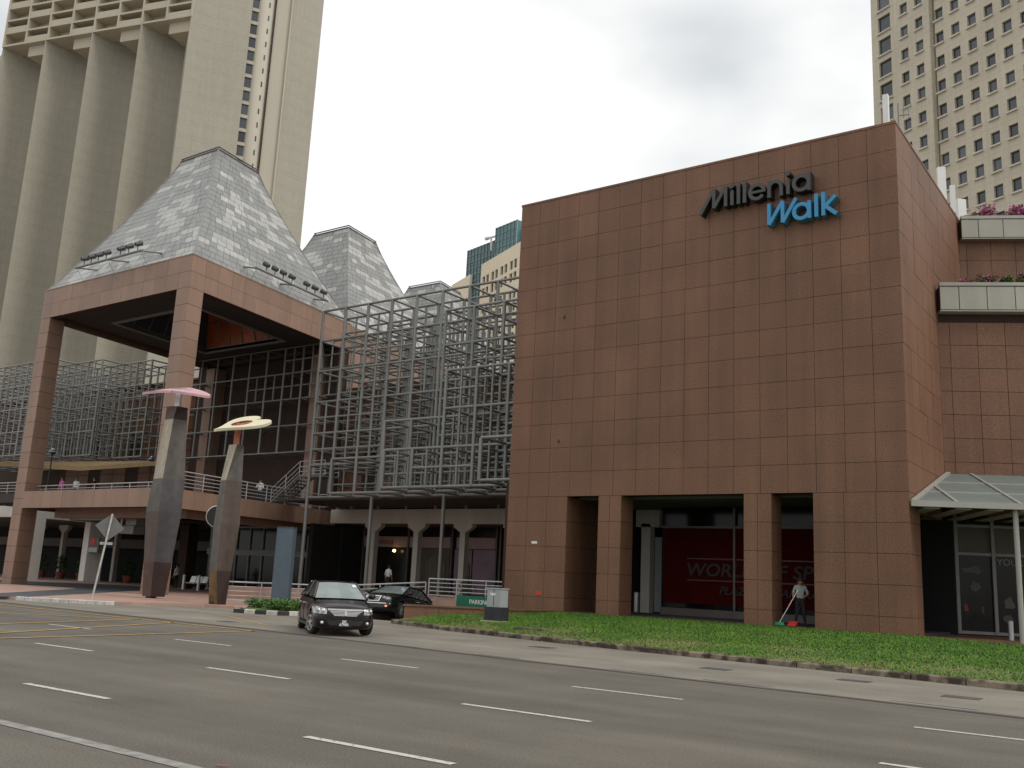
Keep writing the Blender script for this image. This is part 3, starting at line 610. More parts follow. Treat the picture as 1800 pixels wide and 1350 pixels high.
for z0, z1, nrow in ((17.45, 19.40, 2), (4.86, 5.93, 1)):
    for nm, a in (('front', (e, 16-e, e, 0.62)), ('right', (e, 0.62, 0.6, 16-e)), ('left', (15.38, 16-e, 0.6, 16-e)), ('back', (0.6, 15.4, 15.3, 16-e))):
        if nm == 'back' and z0 < 6: continue
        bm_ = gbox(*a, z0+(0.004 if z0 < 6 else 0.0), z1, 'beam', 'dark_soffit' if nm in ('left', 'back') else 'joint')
        if nm == 'front': tile_wall(bm_, gp(16, e), (1, 0), steps(0, 16, 14), steps(z0, z1, nrow), 'granite_pink', gap=0.014, t=0.045, skip=(lambda s, z: s < CW or s > 16-CW) if z0 < 6 else None)
        if nm == 'right': tile_wall(bm_, gp(e, 0), gd, steps(0, 16, 14), steps(z0, z1, nrow), 'granite_pink', gap=0.014, t=0.045, skip=(lambda s, z: s < CW) if z0 < 6 else None)
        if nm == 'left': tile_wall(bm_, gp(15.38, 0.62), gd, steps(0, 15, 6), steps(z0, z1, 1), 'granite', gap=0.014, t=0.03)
gbox(-0.02, 16.02, -0.02, 0.7, 19.40, 19.47, 'coping', 'granite_pink'); gbox(-0.02, 0.7, 0.7, 16, 19.40, 19.47, 'coping', 'granite_pink')
# soffit ring with a glazed pyramid ceiling
OP0, OP1 = 3.6, 12.2
for a in ((0.62, 15.38, 0.62, OP0), (0.62, 15.38, OP1, 15.3), (0.62, OP0, OP0, OP1), (OP1, 15.38, OP0, OP1)):
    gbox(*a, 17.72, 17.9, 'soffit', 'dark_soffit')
for a in ((OP0-0.25, OP1+0.25, OP0-0.25, OP0), (OP0-0.25, OP1+0.25, OP1, OP1+0.25), (OP0-0.25, OP0, OP0, OP1), (OP1, OP1+0.25, OP0, OP1)):
    gbox(*a, 17.62, 17.95, 'opening_frame', 'mullion_grey')
def ceil_pt(side, s, t):        # side 0 back, 1 left, 2 front, 3 right ; s along, t up
    c = 8.0-0.1; h = 4.3*(1-t)+1.2*t; z = 17.95+t*8.5; k = -h+2*h*s
    u_, v_ = {0: (c+k, c+h), 1: (c+h, c+k), 2: (c+k, c-h), 3: (c-h, c+k)}[side]
    return gp(u_, v_, z)
for side, mt in ((0, 'glass_orange'), (1, 'glass_slate'), (2, 'glass_slate'), (3, 'glass_slate')):
    for i in range(6):
        for j in range(5):
            a, b_, c, d = (ceil_pt(side, i/6, j/5), ceil_pt(side, (i+1)/6, j/5), ceil_pt(side, (i+1)/6, (j+1)/5), ceil_pt(side, i/6, (j+1)/5))
            MB().face([a, b_, c, d]).build('ceiling_pane', mt, gate)
    m_ = MB()
    for i in range(7): m_.tube(ceil_pt(side, i/6, 0), ceil_pt(side, i/6, 1), 0.06, n=6)
    for j in range(1, 6): m_.tube(ceil_pt(side, 0, j/5), ceil_pt(side, 1, j/5), 0.06, n=6)
    m_.build('ceiling_mullion', 'mullion', gate)
# deck inside the gate (first floor), with a second, lower inner beam
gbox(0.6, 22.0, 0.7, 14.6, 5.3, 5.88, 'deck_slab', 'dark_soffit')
gbox(0.9, 15.0, 2.6, 3.3, 4.45, 5.3, 'inner_beam', 'granite_pink'); gbox(0.9, 1.6, 3.3, 14, 4.45, 5.3, 'inner_beam', 'granite_pink')

# ---------------------------------------------------------------- pyramid roofs
def pyramid(parent, c, name_core, nlim, seed, zb=19.36, zt=30.0, hb=7.93, ht=2.05, rows_=23):
    rr = random.Random(seed)
    def pt(side, s, t, off=0.0):
        h = ht+(hb-ht)*(max(0.0, 1-t)**1.13)+off; k = -h+2*h*s; z = zb+(zt-zb)*t
        u_, v_ = {0: (-k, -h), 1: (-h, k), 2: (k, h), 3: (h, -k)}[side]
        return (c[0]+GU[0]*u_+GV[0]*v_, c[1]+GU[1]*u_+GV[1]*v_, z)
    core_ = MB()
    for side in range(4):
        for j in range(12): core_.face([pt(side, 0, j/12), pt(side, 1, j/12), pt(side, 1, (j+1)/12), pt(side, 0, (j+1)/12)])
    core_.face([pt(0, 0, 1), pt(0, 1, 1), pt(2, 0, 1), pt(2, 1, 1)])
    core_o = core_.build(name_core, 'roof_joint', parent)
    tiles = []
    for side in range(4):
        ph = rr.uniform(0, 6)
        for j in range(rows_):
            t0, t1 = j/rows_, (j+1)/rows_; h = ht+(hb-ht)*((1-(t0+t1)/2)**1.13)
            n = max(3, round(2*h/0.58)); cuts = sorted([0.0, 1.0]+[(i+rr.uniform(-0.32, 0.32))/n for i in range(1, n)])
            pale_run = 0
            for i in range(len(cuts)-1):
                g0 = 0.006/h; s0, s1 = cuts[i]+g0, cuts[i+1]-g0; gt = 0.0011
                x_ = (s0-0.5)*2*h
                pr_ = 0.32+0.2*math.sin(x_*1.3+ph+j*0.55)*math.sin(j*0.9+ph)
                if pale_run > 0: pale = True; pale_run -= 1
                else:
                    pale = rr.random() < pr_*0.62
                    if pale: pale_run = rr.choice((0, 0, 1, 1, 2, 3))
                o_ = 0.035+rr.uniform(0, 0.012)
                top = [pt(side, s0, t0+gt, o_), pt(side, s1, t0+gt, o_), pt(side, s1, t1-gt, o_), pt(side, s0, t1-gt, o_)]
                bot = [pt(side, s0, t0+gt, 0.005), pt(side, s1, t0+gt, 0.005), pt(side, s1, t1-gt, 0.005), pt(side, s0, t1-gt, 0.005)]
                tiles.append(((s1-s0)*h if side < 2 else 0, pale, bot+top))
    tiles.sort(key=lambda q: -q[0]); rest = {True: MB(), False: MB()}
    for i, (sz, pale, c8) in enumerate(tiles):
        if i < nlim and sz > 0: MB().hexa(c8).build('tile', 'roof_pale' if pale else 'roof_grey', core_o)
        else: rest[pale].hexa(c8)
    for pale in (True, False):
        if rest[pale].f: tag(rest[pale].build('roof_tiles', 'roof_pale' if pale else 'roof_grey', core_o), kind='stuff')
    rim = MB()
    for a, b_ in (((0, 0), (0, 1)), ((1, 0), (1, 1)), ((2, 0), (2, 1)), ((3, 0), (3, 1))): rim.tube(pt(a[0], 0, 1.0, 0.06), pt(b_[0], 1, 1.0, 0.06), 0.06, n=6); rim.tube(pt(a[0], 0, 1.018, 0.02), pt(b_[0], 1, 1.018, 0.02), 0.05, n=6)
    rim.build('top_rim', 'roof_joint', core_o)
    for side in range(4):
        hip = MB(); hip.loft([[(q[0]+dx, q[1]+dy, q[2]+dz) for dx, dy, dz in ((0.05, 0, 0), (0, 0.05, 0), (-0.05, 0, 0), (0, -0.05, 0.0))] for q in [pt(side, 0, j/10, 0.05) for j in range(11)]]); hip.build('hip_flashing', 'roof_grey', core_o)
    return core_o
pc = gp(8, 8)
pyramid(gate, pc, 'pyramid_roof', 300, 1)
hall = root('shopping_hall', (-52, 62, 0.1), 'long brown granite hall running back behind the gate pavilion', 'building')
MB().fbox(GO, GU, GV, e, 16-e, 16.0, 78, 5.5, 19.36).build('wall', 'joint', hall)
tile_wall(hall, gp(e, 16.0), gd, steps(0, 60, 40), [5.9, 8, 10, 12, 14, 16, 17.5, 18.4, 19.36], 'granite_pink', gap=0.02, t=0.045)
for k, (nl, lab) in enumerate(((300, 'grey tiled pyramid roof behind the gate, second in the row'), (300, 'smallest looking grey tiled pyramid roof, third in the row'))):
    cx, cy = pc[0]-2.77*(k+1)+0.02, pc[1]+15.35*(k+1)
    p_ = root('pyramid_roof', (cx, cy, 19.4), lab, 'roof', 'pyramid roofs behind the gate')
    pyramid(p_, (cx, cy), 'roof_slope', nl if k == 0 else 300, 11+k)

# ---------------------------------------------------------------- spotlight racks on the gate roof
def rack(a, b_, inward, lab):
    a = Vector(a); b_ = Vector(b_); t = root('spotlight_rack', (a+b_)/2, lab, 'lights', 'spotlight racks on the gate roof')
    MB().tube(a, b_, 0.075).build('rail', 'steel', t)
    for f_ in (0.02, 0.5, 0.98):
        p = a+(b_-a)*f_; q = p+Vector(inward); MB().tube(p, q, 0.06).tube(q-Vector(inward)*0.12, q, 0.12).build('arm', 'steel', t)
        MB().tube(p, p+Vector((inward[0]*0.35, inward[1]*0.35, -1.05)), 0.012, n=4).build('stay_wire', 'steel', t)
    for f_ in (0.13, 0.24, 0.35, 0.47, 0.68, 0.80, 0.93):
        p = a+(b_-a)*f_; s_ = MB(); m0 = p+Vector((0, 0, 0.06)); iv = Vector(inward).normalized(); iv.z = 0; iv.normalize()
        s_.tube(m0, m0+Vector((0, 0, 0.3)), 0.035, n=6); h0 = m0+Vector((0, 0, 0.42))
        s_.tube(h0-iv*0.2-Vector((0, 0, 0.10)), h0+iv*0.2+Vector((0, 0, 0.12)), 0.12, 0.17, n=8); s_.build('spotlight', 'sign_grey', t)
rack((-57.5, 31.2, 20.05), (-50.3, 31.2, 20.05), (0.0, 2.2, 0.42), 'rack of seven spotlights on the left slope of the gate roof')
rack((-46.75, 36.8, 20.1), (-48.07, 44.2, 20.1), (-1.9, -0.32, 0.35), 'rack of seven spotlights on the right slope of the gate roof')

# ================================================================ STEEL LATTICES
LM = 1.937; LZ = 17.74
_cyl = MB().tube((0, 0, 0), (0, 0, 1), 1.0, n=8).mesh('bar', 'steel'); _cyl.polygons.foreach_set('use_smooth', [len(p.vertices) == 4 for p in _cyl.polygons])
def bar(parent, a, b_, r, name='bar'):
    a = Vector(a); b_ = Vector(b_); d = b_-a; L_ = d.length; z = d.normalized(); h = Vector((0, 0, 1)) if abs(z.z) < 0.9 else Vector((1, 0, 0))
    x = h.cross(z).normalized(); y = z.cross(x)
    mw = Matrix(((x.x*r, y.x*r, d.x, a.x), (x.y*r, y.y*r, d.y, a.y), (x.z*r, y.z*r, d.z, a.z), (0, 0, 0, 1)))
    return link(name, _cyl, parent, mw)
def lattice(parent, cells, ox, oy, half, rx=0.076, rz=0.098, lim=300):
    P = lambda i, j, k: (ox+LM*i, oy+LM*j, LZ-LM*k)
    ex, ey, ez = set(), set(), set()
    for i, j, k in cells:
        for a in (0, 1):
            for b_ in (0, 1): ex.add((i, j+a, k+b_)); ey.add((i+a, j, k+b_)); ez.add((i+a, j+b_, k))
    bars = []
    def runs(S_, ax):
        S_ = set(S_)
        while S_:
            s = min(S_, key=lambda q: q[ax]); S_.discard(s); n = 1
            while True:
                q = list(s); q[ax] += n; q = tuple(q)
                if q in S_: S_.discard(q); n += 1
                else: break
            q = list(s); q[ax] += n
            yield s, tuple(q)
    for S_, ax, r in ((ex, 0, rx), (ey, 1, rx*0.9), (ez, 2, rz)):
        for s, q in runs(S_, ax):
            bars.append((P(*s), P(*q), r))
    hv, hh = set(), set()
    for i, j, k in cells:
        if True:
            f = half(i, j, k)
            if f & 1: hv.add((i, j, k))
            if f & 2: hh.add((i, j, k))
    for s, q in runs(hv, 2): bars.append((P(s[0]+0.5, s[1], s[2]), P(s[0]+0.5, s[1], q[2]), rx*0.85))
    for s, q in runs(hh, 0): bars.append((P(s[0], s[1], s[2]+0.5), P(q[0], s[1], s[2]+0.5), rx*0.85)); bars.append((P(s[0], s[1], s[2]+0.5), P(s[0], s[1]+1, s[2]+0.5), rx*0.7))
    bars.sort(key=lambda b_: b_[0][1]+b_[1][1]); rest = MB()
    for n, (a, b_, r) in enumerate(bars):
        if n < lim: bar(parent, a, b_, r)
        else: rest.tube(a, b_, r, n=6)
    if rest.f: tag(rest.build('rear_bars', 'steel', parent, smooth=False), kind='stuff')
def hsh(*a): return random.Random(hash(a)).random()
main = set()
for i in range(10):
    for k in range(6):
        for j in range(0, 4): main.add((i, j, k))
        if (i >= 6 and k >= 1) or (i >= 4 and k >= 4) or (i >= 2 and k >= 5): main.add((i, -1, k))
        if (i >= 7 and k >= 3) or (i >= 5 and k >= 5): main.add((i, -2, k))
        if i >= 9 and k >= 5: main.add((i, -3, k))
def half_main(i, j, k):
    if j == 0: return {0: 0, 1: 3 if i in (2, 3) else 0, 2: 3 if i in (2, 3) else (1 if i == 4 else 0), 3: 3 if i <= 2 else (0 if i < 6 else 1), 4: 3 if i <= 2 else 0, 5: (1 if i == 0 else 0)}[k]
    if j == -1: return {1: 0, 2: 3 if i in (7, 8) else 0, 3: 3 if i == 6 else 1, 4: 0 if i < 6 else 3, 5: 0 if i < 4 else 3}[k]
    if j == -2: return 3 if hsh(i, k, 1) < 0.5 else 1
    if j == 1: return 3 if hsh(i, k, 2) < 0.6 else 1
    if j == 2: return 3 if hsh(i, k, 3) < 0.6 else 2
    return 0
lat = root('steel_lattice', (-36, 38, 6.1), 'big stepped lattice of grey steel tubes left of the granite building', 'lattice')
lattice(lat, main, -43.87, 40.1, half_main)
for i in (0, 2.75, 5.5, 8.2):
    p = (-43.87+LM*i, 40.1 if i < 2 else 40.1-LM*(1 if i < 5 else 2)+0.0)
    z_ = 0.7
    bar(lat, (p[0], 40.1, 0.7), (p[0], 40.1, LZ-LM*6), 0.105, 'post')
leftc = set()
for k in range(4):
    for i in range(-14, 0):
        j0 = 0 if i <= -5 else (1 if i <= -3 else 2)
        for j in range(j0, 4): leftc.add((i, j, k))
lat2 = root('steel_lattice', (-78, 43, 10), 'stepped grey steel lattice beyond the gate, far left against the tower', 'lattice')
lattice(lat2, leftc, -67.43, 40.1, lambda i, j, k: (3 if hsh(i, j, k, 5) < 0.65 else 1), rx=0.07, rz=0.085)
backc = {(i, 3, k) for i in range(0, 12) for k in range(4)}
lat3 = root('steel_lattice', (-56, 46, 10), 'flat grey steel lattice on the dark wall inside the gate', 'lattice')
lattice(lat3, backc, -67.43+0.0, 40.1, lambda i, j, k: (3 if (i >= 7 and k <= 1) or (i in (5, 6) and k == 1) else 0), rx=0.07, rz=0.08)

# ================================================================ MALL BEHIND THE LATTICES
mall = root('shopping_mall', (-50, 50, 0.7), 'low brown granite mall with shop arcade behind the steel lattices', 'building')
MB().box(-112, -24.7, 48.3, 62, 5.6, 14.6).box(-112, -52.0, 48.3, 60, 14.6, 16.9).build('wall', 'joint', mall)
def win(s, z): return (int(s/1.9) % 3 == 1) and (int((z-5.9)/1.72) % 5 != 4)
tile_wall(mall, (-112, 48.3), (1, 0), steps(0, 87.3, 46), [5.9+1.72*k for k in range(6)], 'granite', gap=0.05, t=0.05, skip=lambda s, z: s < 24 or win(s, z))
tile_wall(mall, (-112, 48.3), (1, 0), steps(0, 60, 32), [14.6, 15.7, 16.9], 'granite', gap=0.05, t=0.05, skip=lambda s, z: s < 24)
MB().box(-112, -52, 47.9, 60.2, 16.9, 17.05).box(-52, -24.7, 47.9, 62, 14.6, 14.75).build('coping', 'granite', mall)
MB().box(-51.7, -50.5, 46.6, 47.9, 5.9, 17.2).build('pier', 'granite_pink', mall); MB().box(-63.9, -62.9, 46.6, 47.9, 5.9, 17.2).build('pier', 'granite_pink', mall)
MB().box(-47.0, -24.7, 40.6, 48.3, 6.0, 6.14).build('soffit', 'dark_soffit', mall)
for i in range(9): MB().tube((-44.6+2.35*i, 44.6, 5.78), (-44.6+2.35*i, 44.6, 6.0), 0.10, n=8).build('downlight', 'mullion_grey', mall)
# arcade of white columns with bracket heads
MB().box(-47.9, -24.7, 46.0, 46.5, 5.02, 5.92).build('fascia', 'concrete_white', mall)
for k in range(5):
    x = -43.95+3.72*k
    MB().box(x-0.2, x+0.2, 46.02, 46.42, 0.7, 4.55).build('column', 'concrete_white', mall)
    MB().xprism([(x-0.2, 4.5), (x+0.2, 4.5), (x+0.72, 4.82), (x+0.72, 5.02), (x-0.72, 5.02), (x-0.72, 4.82)], 46.03, 46.41).build('column_head', 'concrete_white', mall)
MB().box(-47.9, -24.7, 49.0, 49.2, 0.7, 5.6).build('shop_glass', 'glass_shop', mall)
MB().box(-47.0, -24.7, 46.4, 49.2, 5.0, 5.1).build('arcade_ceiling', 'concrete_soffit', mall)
for x0, x1, z0, z1, mt in ((-47.5, -43.4, 3.65, 4.35, 'shop_pink'), (-43.2, -39.7, 3.65, 4.35, 'shop_pink'), (-39.2, -36.1, 3.65, 4.35, 'shop_pink'), (-35.4, -31.0, 3.55, 4.4, 'cloth_grey'),
                           (-42.7, -39.7, 0.8, 3.6, 'shop_beige'), (-39.3, -37.9, 0.8, 3.6, 'shop_lilac'), (-37.8, -36.1, 0.8, 3.6, 'shop_lilac')):
    MB().box(x0, x1, 48.85, 48.93, z0, z1).build('shop_panel', mt, mall)
for x0, x1 in ((-41.6, -40.0), (-39.0, -38.0), (-33.4, -32.0)):
    n = 12; arc = [(x0, 0.8), (x1, 0.8)]+[((x0+x1)/2+(x1-x0)/2*math.cos(math.pi*i/n), 2.5+(x1-x0)/2*0.8*math.sin(math.pi*i/n)) for i in range(n+1)]
    MB().xprism(arc, 48.78, 48.84).build('curtain', 'shop_curtain', mall)
for x in (-47.4, -43.3, -39.55, -36.0, -35.7, -31.5): MB().box(x-0.06, x+0.06, 48.8, 48.98, 0.76, 5.0).build('mullion', 'mullion', mall)
link('lettering', text_mesh('Feminina', 0.62, 0.02, 'terracotta', 0.35), mall, face_mat((-46.9, 48.83, 3.82), (1, 0, 0)))
for x, z in ((-44.3, 3.4), (-32.6, 2.3), (-31.2, 2.3)):
    b_ = MB(); b_.ball((x, 48.6, z), 0.10 if z > 3 else 0.05, 8, 6); tag(b_.build('shop_lamp', 'lamp_glow'), {-44.3: 'glowing round lamp above the left shop doorway', -32.6: 'small glowing lamp in the curtained shop window, left one', -31.2: 'small glowing lamp in the curtained shop window, right one'}[x], 'lamp')
MB().box(-24.9, -24.7, 34.3, 60, 0.2, 6).build('party_wall', 'joint', mall)
# entrance under the deck
ent = MB().box(-62.0, -48.2, 47.2, 47.35, 0.12, 4.9); en = ent.build('entrance_glass', 'glass_dark', mall)
m_ = MB()
for k in range(10): x = -61.6+1.45*k; m_.box(x-0.05, x+0.05, 47.1, 47.22, 0.12, 4.9)
for z in (0.12, 2.75, 3.0, 4.7): m_.box(-62, -48.2, 47.08, 47.2, z, z+0.12)
m_.build('entrance_frame', 'mullion_grey', en)
MB().box(-62, -48.2, 47.05, 47.19, 2.72, 3.05).build('transom', 'mullion_grey', en)
MB().box(-112, -45.0, 54.0, 54.3, 0.0, 5.6).build('rear_wall', 'recess_shade', mall)
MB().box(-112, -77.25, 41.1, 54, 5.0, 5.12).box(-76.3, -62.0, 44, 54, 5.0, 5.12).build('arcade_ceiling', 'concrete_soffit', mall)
MB().box(-47.9, -47.6, 47.0, 54, 0.1, 5.6).box(-48.2, -47.85, 44.5, 47.3, 0.1, 4.9).build('side_wall', 'recess_shade', mall)  # painted near-black for the shade beside the entrance
for y in (41.3, 46.7): 
    MB().box(-77.2, -76.4, y-0.75, y+0.75, 0.1, 5.0).build('column', 'white_wall', mall)
MB().box(-77.2, -76.39, 40.54, 53.9, 5.0, 5.66).build('fascia', 'white_wall', mall)
MB().box(-112, -77.0, 40.4, 41.0, 5.0, 5.9).build('fascia', 'concrete_white', mall)
for x in (-92.0, -87.6, -83.2, -78.9):
    MB().box(x-0.2, x+0.2, 50.0, 50.4, 0.1, 4.4).build('column', 'concrete_white', mall)
    MB().xprism([(x-0.2, 4.3), (x+0.2, 4.3), (x+0.8, 4.7), (x+0.8, 5.0), (x-0.8, 5.0), (x-0.8, 4.7)], 50.01, 50.39).build('column_head', 'concrete_white', mall)
MB().box(-112, -62, 52.5, 52.7, 3.1, 3.9).build('shop_panel', 'shop_beige', mall)
# ================================================================ TOWERS
# --- left: beige hotel tower with scalloped walls
tw = root('hotel_tower', (-170, 105, 0), 'huge beige concrete tower with scalloped walls at the far left', 'tower')
PF = [(-200.5, 86.0), (-189.48, 89.29), (-177.91, 92.8), (-166.18, 96.3), (-155.05, 100.03)]
bk = Vector((-0.28, 0.96, 0)); ZF = 108.27; FH = 2.95
for i in range(4):
    a = Vector((*PF[i], 0)); b_ = Vector((*PF[i+1], 0)); q = b_+bk*10.5; n = 12
    lat_ = Vector((-(q-a).y, (q-a).x, 0)).normalized()
    pts = [a+(q-a)*(k/n)+lat_*(3.0*math.sin(math.pi*k/n)) for k in range(n+1)]
    m_ = MB(); m_.loft([[(p.x, p.y, 0) for p in pts], [(p.x, p.y, ZF+0.5) for p in pts]], close=False, cap=False)
    m_.face([(q.x, q.y, 0), (b_.x, b_.y, 0), (b_.x, b_.y, ZF+0.5), (q.x, q.y, ZF+0.5)])
    w_ = m_.build('scalloped_wall', 'tower_beige', tw, smooth=True)
    for p in w_.data.polygons: p.use_smooth = p.index < n
    # fin edge and slot windows on the return side
    s_ = pts[6] if i >= 2 else pts[5]
    if i >= 2:
        for f_ in range(24):
            z = 40+FH*f_; d_ = (pts[8]-pts[7]).normalized(); p0 = pts[7]-lat_*0.1
            if z < ZF-3: MB().hexa([(p0.x+d_.x*k-lat_.x*o, p0.y+d_.y*k-lat_.y*o, zz) for zz in (z, z+1.9) for k, o in ((0, 0), (0.8, 0), (0.8, 0.25), (0, 0.25))]).build('slot_window', 'tower_glass', tw)
# balcony storeys above
fu = (Vector((*PF[4], 0))-Vector((*PF[0], 0))); FL = fu.length; fu.normalize(); fo = PF[0]
def tb(m_, s0, s1, d0, d1, z0, z1): return m_.fbox(fo, fu, bk, s0, s1, d0, d1, z0, z1)
rear = MB(); tb(rear, 0, FL, 3.6, 12, ZF-0.2, ZF+27); rear.build('balcony_rear_wall', 'tower_beige', tw)
for r_ in range(7):
    z = ZF+FH*r_; tb(MB(), -0.1, FL, -0.02, 3.7, z, z+0.42).build('balcony_slab', 'tower_lintel', tw)
    for c in range(8):
        s0 = FL*c/8; s1 = FL*(c+1)/8
        if (r_+c) % 2: tb(MB(), s0+0.2, s1-0.2, 0.05, 0.3, z+0.42, z+1.55).build('parapet', 'tower_lintel', tw)
        else: tb(MB(), s0+0.2, s1-0.2, 2.6, 2.8, z+0.42, z+FH).build('parapet', 'tower_lintel', tw)
for c in range(9):
    s0 = FL*c/8; tb(MB(), s0-0.2, s0+0.2, -0.06, 3.65, ZF-0.05, ZF+FH*7+0.3).build('balcony_fin', 'tower_lintel', tw)
for c in range(4): tb(MB(), FL*(c+0.5)/4, FL*(c+1)/4-0.3, 1.2, 6, ZF-2.4, ZF-0.01).build('bracket', 'tower_lintel', tw)
# right end: flat wall, window strip, round shaft, panel and end fin
pd = Vector((0.51, 0.86, 0)).normalized(); pn = Vector((-pd.y, pd.x, 0)); P4 = PF[4]; ZTOP = 142
def pb(m_, s0, s1, d0, d1, z0, z1): return m_.fbox(P4, pd, pn, s0, s1, d0, d1, z0, z1)
pb(MB(), 0, 11.4, 0.0, 9, 0, ZTOP).build('flat_wall', 'tower_beige', tw)
pb(MB(), 11.4, 13.0, 1.3, 9, 0, ZTOP).build('strip_wall', 'tower_pale', tw)
for f_ in range(34):
    z = 40.4+FH*f_; pb(MB(), 11.45, 12.95, 1.0, 1.28, z, z+2.15).build('window', 'tower_glass', tw)
    pb(MB(), 11.42, 12.98, 0.7, 1.29, z+2.2, z+2.9).build('spandrel', 'tower_pale', tw)
cx_ = Vector((*P4, 0))+pd*14.4+pn*1.6; m_ = MB(); m_.tube((cx_.x, cx_.y, 0), (cx_.x, cx_.y, ZTOP), 1.75, n=20); o = m_.build('round_shaft', 'tower_pale', tw, smooth=True)
for p in o.data.polygons: p.use_smooth = len(p.vertices) == 4
for f_ in range(34):
    z = 40.8+FH*f_; q = cx_-pn*1.72+pd*0.35; MB().fbox((q.x, q.y), pd, pn, -0.13, 0.13, -0.05, 0.3, z, z+1.1).build('slot_window', 'tower_glass', tw)
pb(MB(), 16.0, 19.2, 0.2, 8, 0, ZTOP).build('end_panel', 'tower_pale', tw)
pb(MB(), 15.95, 16.1, -0.1, 0.25, 0, ZTOP).build('groove', 'joint', tw); pb(MB(), 19.1, 19.35, -0.35, 2, 0, ZTOP).build('end_strip', 'tower_pale', tw)
e0 = Vector((*P4, 0))+pd*19.36+pn*0.2; MB().fbox((e0.x, e0.y), (0.205, 0.979), (-0.979, 0.205), 0, 7.0, 0, 9, 0, ZTOP).build('end_fin', 'tower_beige', tw)
MB().hexa([(-240, 98, 0), (-200.6, 92, 0), (-200.6, 110, 0), (-240, 120, 0), (-240, 98, 118.5), (-200.6, 92, 117.0), (-200.6, 110, 117), (-240, 120, 118.5)]).build('rear_wing', 'tower_beige', tw)

# --- right: pale tower with a regular grid of windows
def facade(parent, o, d, n, s_end, cols_, z0, z1, rows_, mt, glass, deep=0.35, sill=None, thick=0.6, wname='window'):
    """wall with real openings: cols_ = [(s0,s1,zoff0,zoff1)], rows_ = base heights"""
    W3 = MB(); d = Vector(d).normalized(); n = Vector(n).normalized(); bd = -n
    def bx_(m_, a, b_, e0_, e1_, za, zb): return m_.fbox(o, d, bd, a, b_, e0_, e1_, za, zb)
    prev = 0.0
    for s0, s1, a0, a1 in cols_:
        bx_(W3, prev, s0, 0, thick, z0, z1); zz = z0
        for zr in rows_:
            bx_(W3, s0, s1, 0, thick, zz, zr+a0); zz = zr+a1
            bx_(MB(), s0-0.02, s1+0.02, deep, deep+0.05, zr+a0-0.02, zr+a1+0.02).build(wname, glass, parent)
            if sill: bx_(MB(), s0-0.12, s1+0.12, -0.32, 0.1, zr+a0-0.22, zr+a0-0.02).build('sill', sill, parent)
        bx_(W3, s0, s1, 0, thick, zz, z1); prev = s1
    bx_(W3, prev, s_end, 0, thick, z0, z1)
    W3.build('wall', mt, parent)
rtw = root('office_tower', (-24, 134, 0), 'pale stone tower with rows of small square windows at the upper right', 'tower')
rd = Vector((0.89157, -0.45288, 0)); rn = Vector((-0.45288, -0.89157, 0)); RO = (-36.15, 140.72)
rcols = [(1.3, 3.6, -0.9, 1.8)]+[(s, s+1.32, 0.0, 1.85) for s in (5.4, 8.02)]
rrows = [76.68+3.77*k for k in range(-13, 6)]
facade(rtw, RO, rd, rn, 10.5, rcols, 20, 101, rrows, 'tower_panel', 'tower_glass', sill='tower_sill')
RO2 = (RO[0]+rd.x*11.0-rn.x*0.5, RO[1]+rd.y*11.0-rn.y*0.5)
facade(rtw, RO2, rd, rn, 34, [(0.05+2.6*k, 0.05+2.6*k+1.34, 0.0, 1.85) for k in range(11)], 20, 101, rrows, 'tower_panel', 'tower_glass', sill='tower_sill')
MB().fbox(RO, rd, -rn, 0.02, 10.6, 0.62, 24, 18, 101).fbox(RO, rd, -rn, 10.4, 45, 1.2, 24, 18, 100.9).build('core', 'tower_panel', rtw)
# --- centre: far office block, cream stone and teal glass
ct = root('office_block', (-140, 190, 0), 'distant cream and teal glass office block above the lattice', 'building')
cdv = Vector((0.896, -0.443, 0)).normalized(); cnv = Vector((-0.443, -0.896, 0)).normalized(); CO_ = (-147.7, 187.7)
ccols = []
for k in range(9): ccols += [(1.0+5.0*k, 2.6+5.0*k, 0.0, 2.3), (3.1+5.0*k, 4.7+5.0*k, 0.0, 2.3)]
crows = []
for k in range(10): crows += [76.2-7.6*k, 73.0-7.6*k]
facade(ct, CO_, cdv, cnv, 48, ccols, 4, 82.2, sorted(crows), 'cream', 'tower_glass', deep=0.4)
MB().fbox(CO_, cdv, -cnv, 0.02, 48, 0.62, 9, 3, 82.2).build('core', 'cream', ct)
tdv = Vector((0.963, -0.267, 0)).normalized(); tnv = Vector((-0.267, -0.963, 0)).normalized(); TO = (-162.3, 199.7)
MB().fbox(TO, tdv, -tnv, 0, 27, 0.1, 20, 0, 92.2).build('glass_body', 'teal_glass', ct)
m_ = MB()
for k in range(18): m_.fbox(TO, tdv, -tnv, 1.5*k-0.09, 1.5*k+0.09, -0.1, 0.12, 0, 92.3)
for k in range(32): m_.fbox(TO, tdv, -tnv, 0, 27, -0.07, 0.11, 92.2-1.9*k-0.16, 92.2-1.9*k)
m_.build('curtain_wall_grid', 'teal_frame', ct)
T2 = (TO[0]+tdv.x*15.5-tnv.x*-2.2, TO[1]+tdv.y*15.5-tnv.y*-2.2)
MB().fbox(T2, tdv, -tnv, 0, 9, 0.1, 14, 60, 94.2).build('glass_body', 'teal_glass', ct)
m_ = MB()
for k in range(7): m_.fbox(T2, tdv, -tnv, 1.5*k-0.09, 1.5*k+0.09, -0.1, 0.12, 60, 94.3)
for k in range(20): m_.fbox(T2, tdv, -tnv, 0, 9, -0.07, 0.11, 94.2-1.9*k-0.16, 94.2-1.9*k)
m_.build('curtain_wall_grid', 'teal_frame', ct)
MB().fbox((-170.5, 203.5), cdv, -cnv, 0, 12, 0, 20, 0, 84.5).build('rear_wing', 'cream', ct)
bm = root('roof_crane', (-152, 196.5, 92), 'white window-cleaning crane arm on the teal glass roof', 'crane')
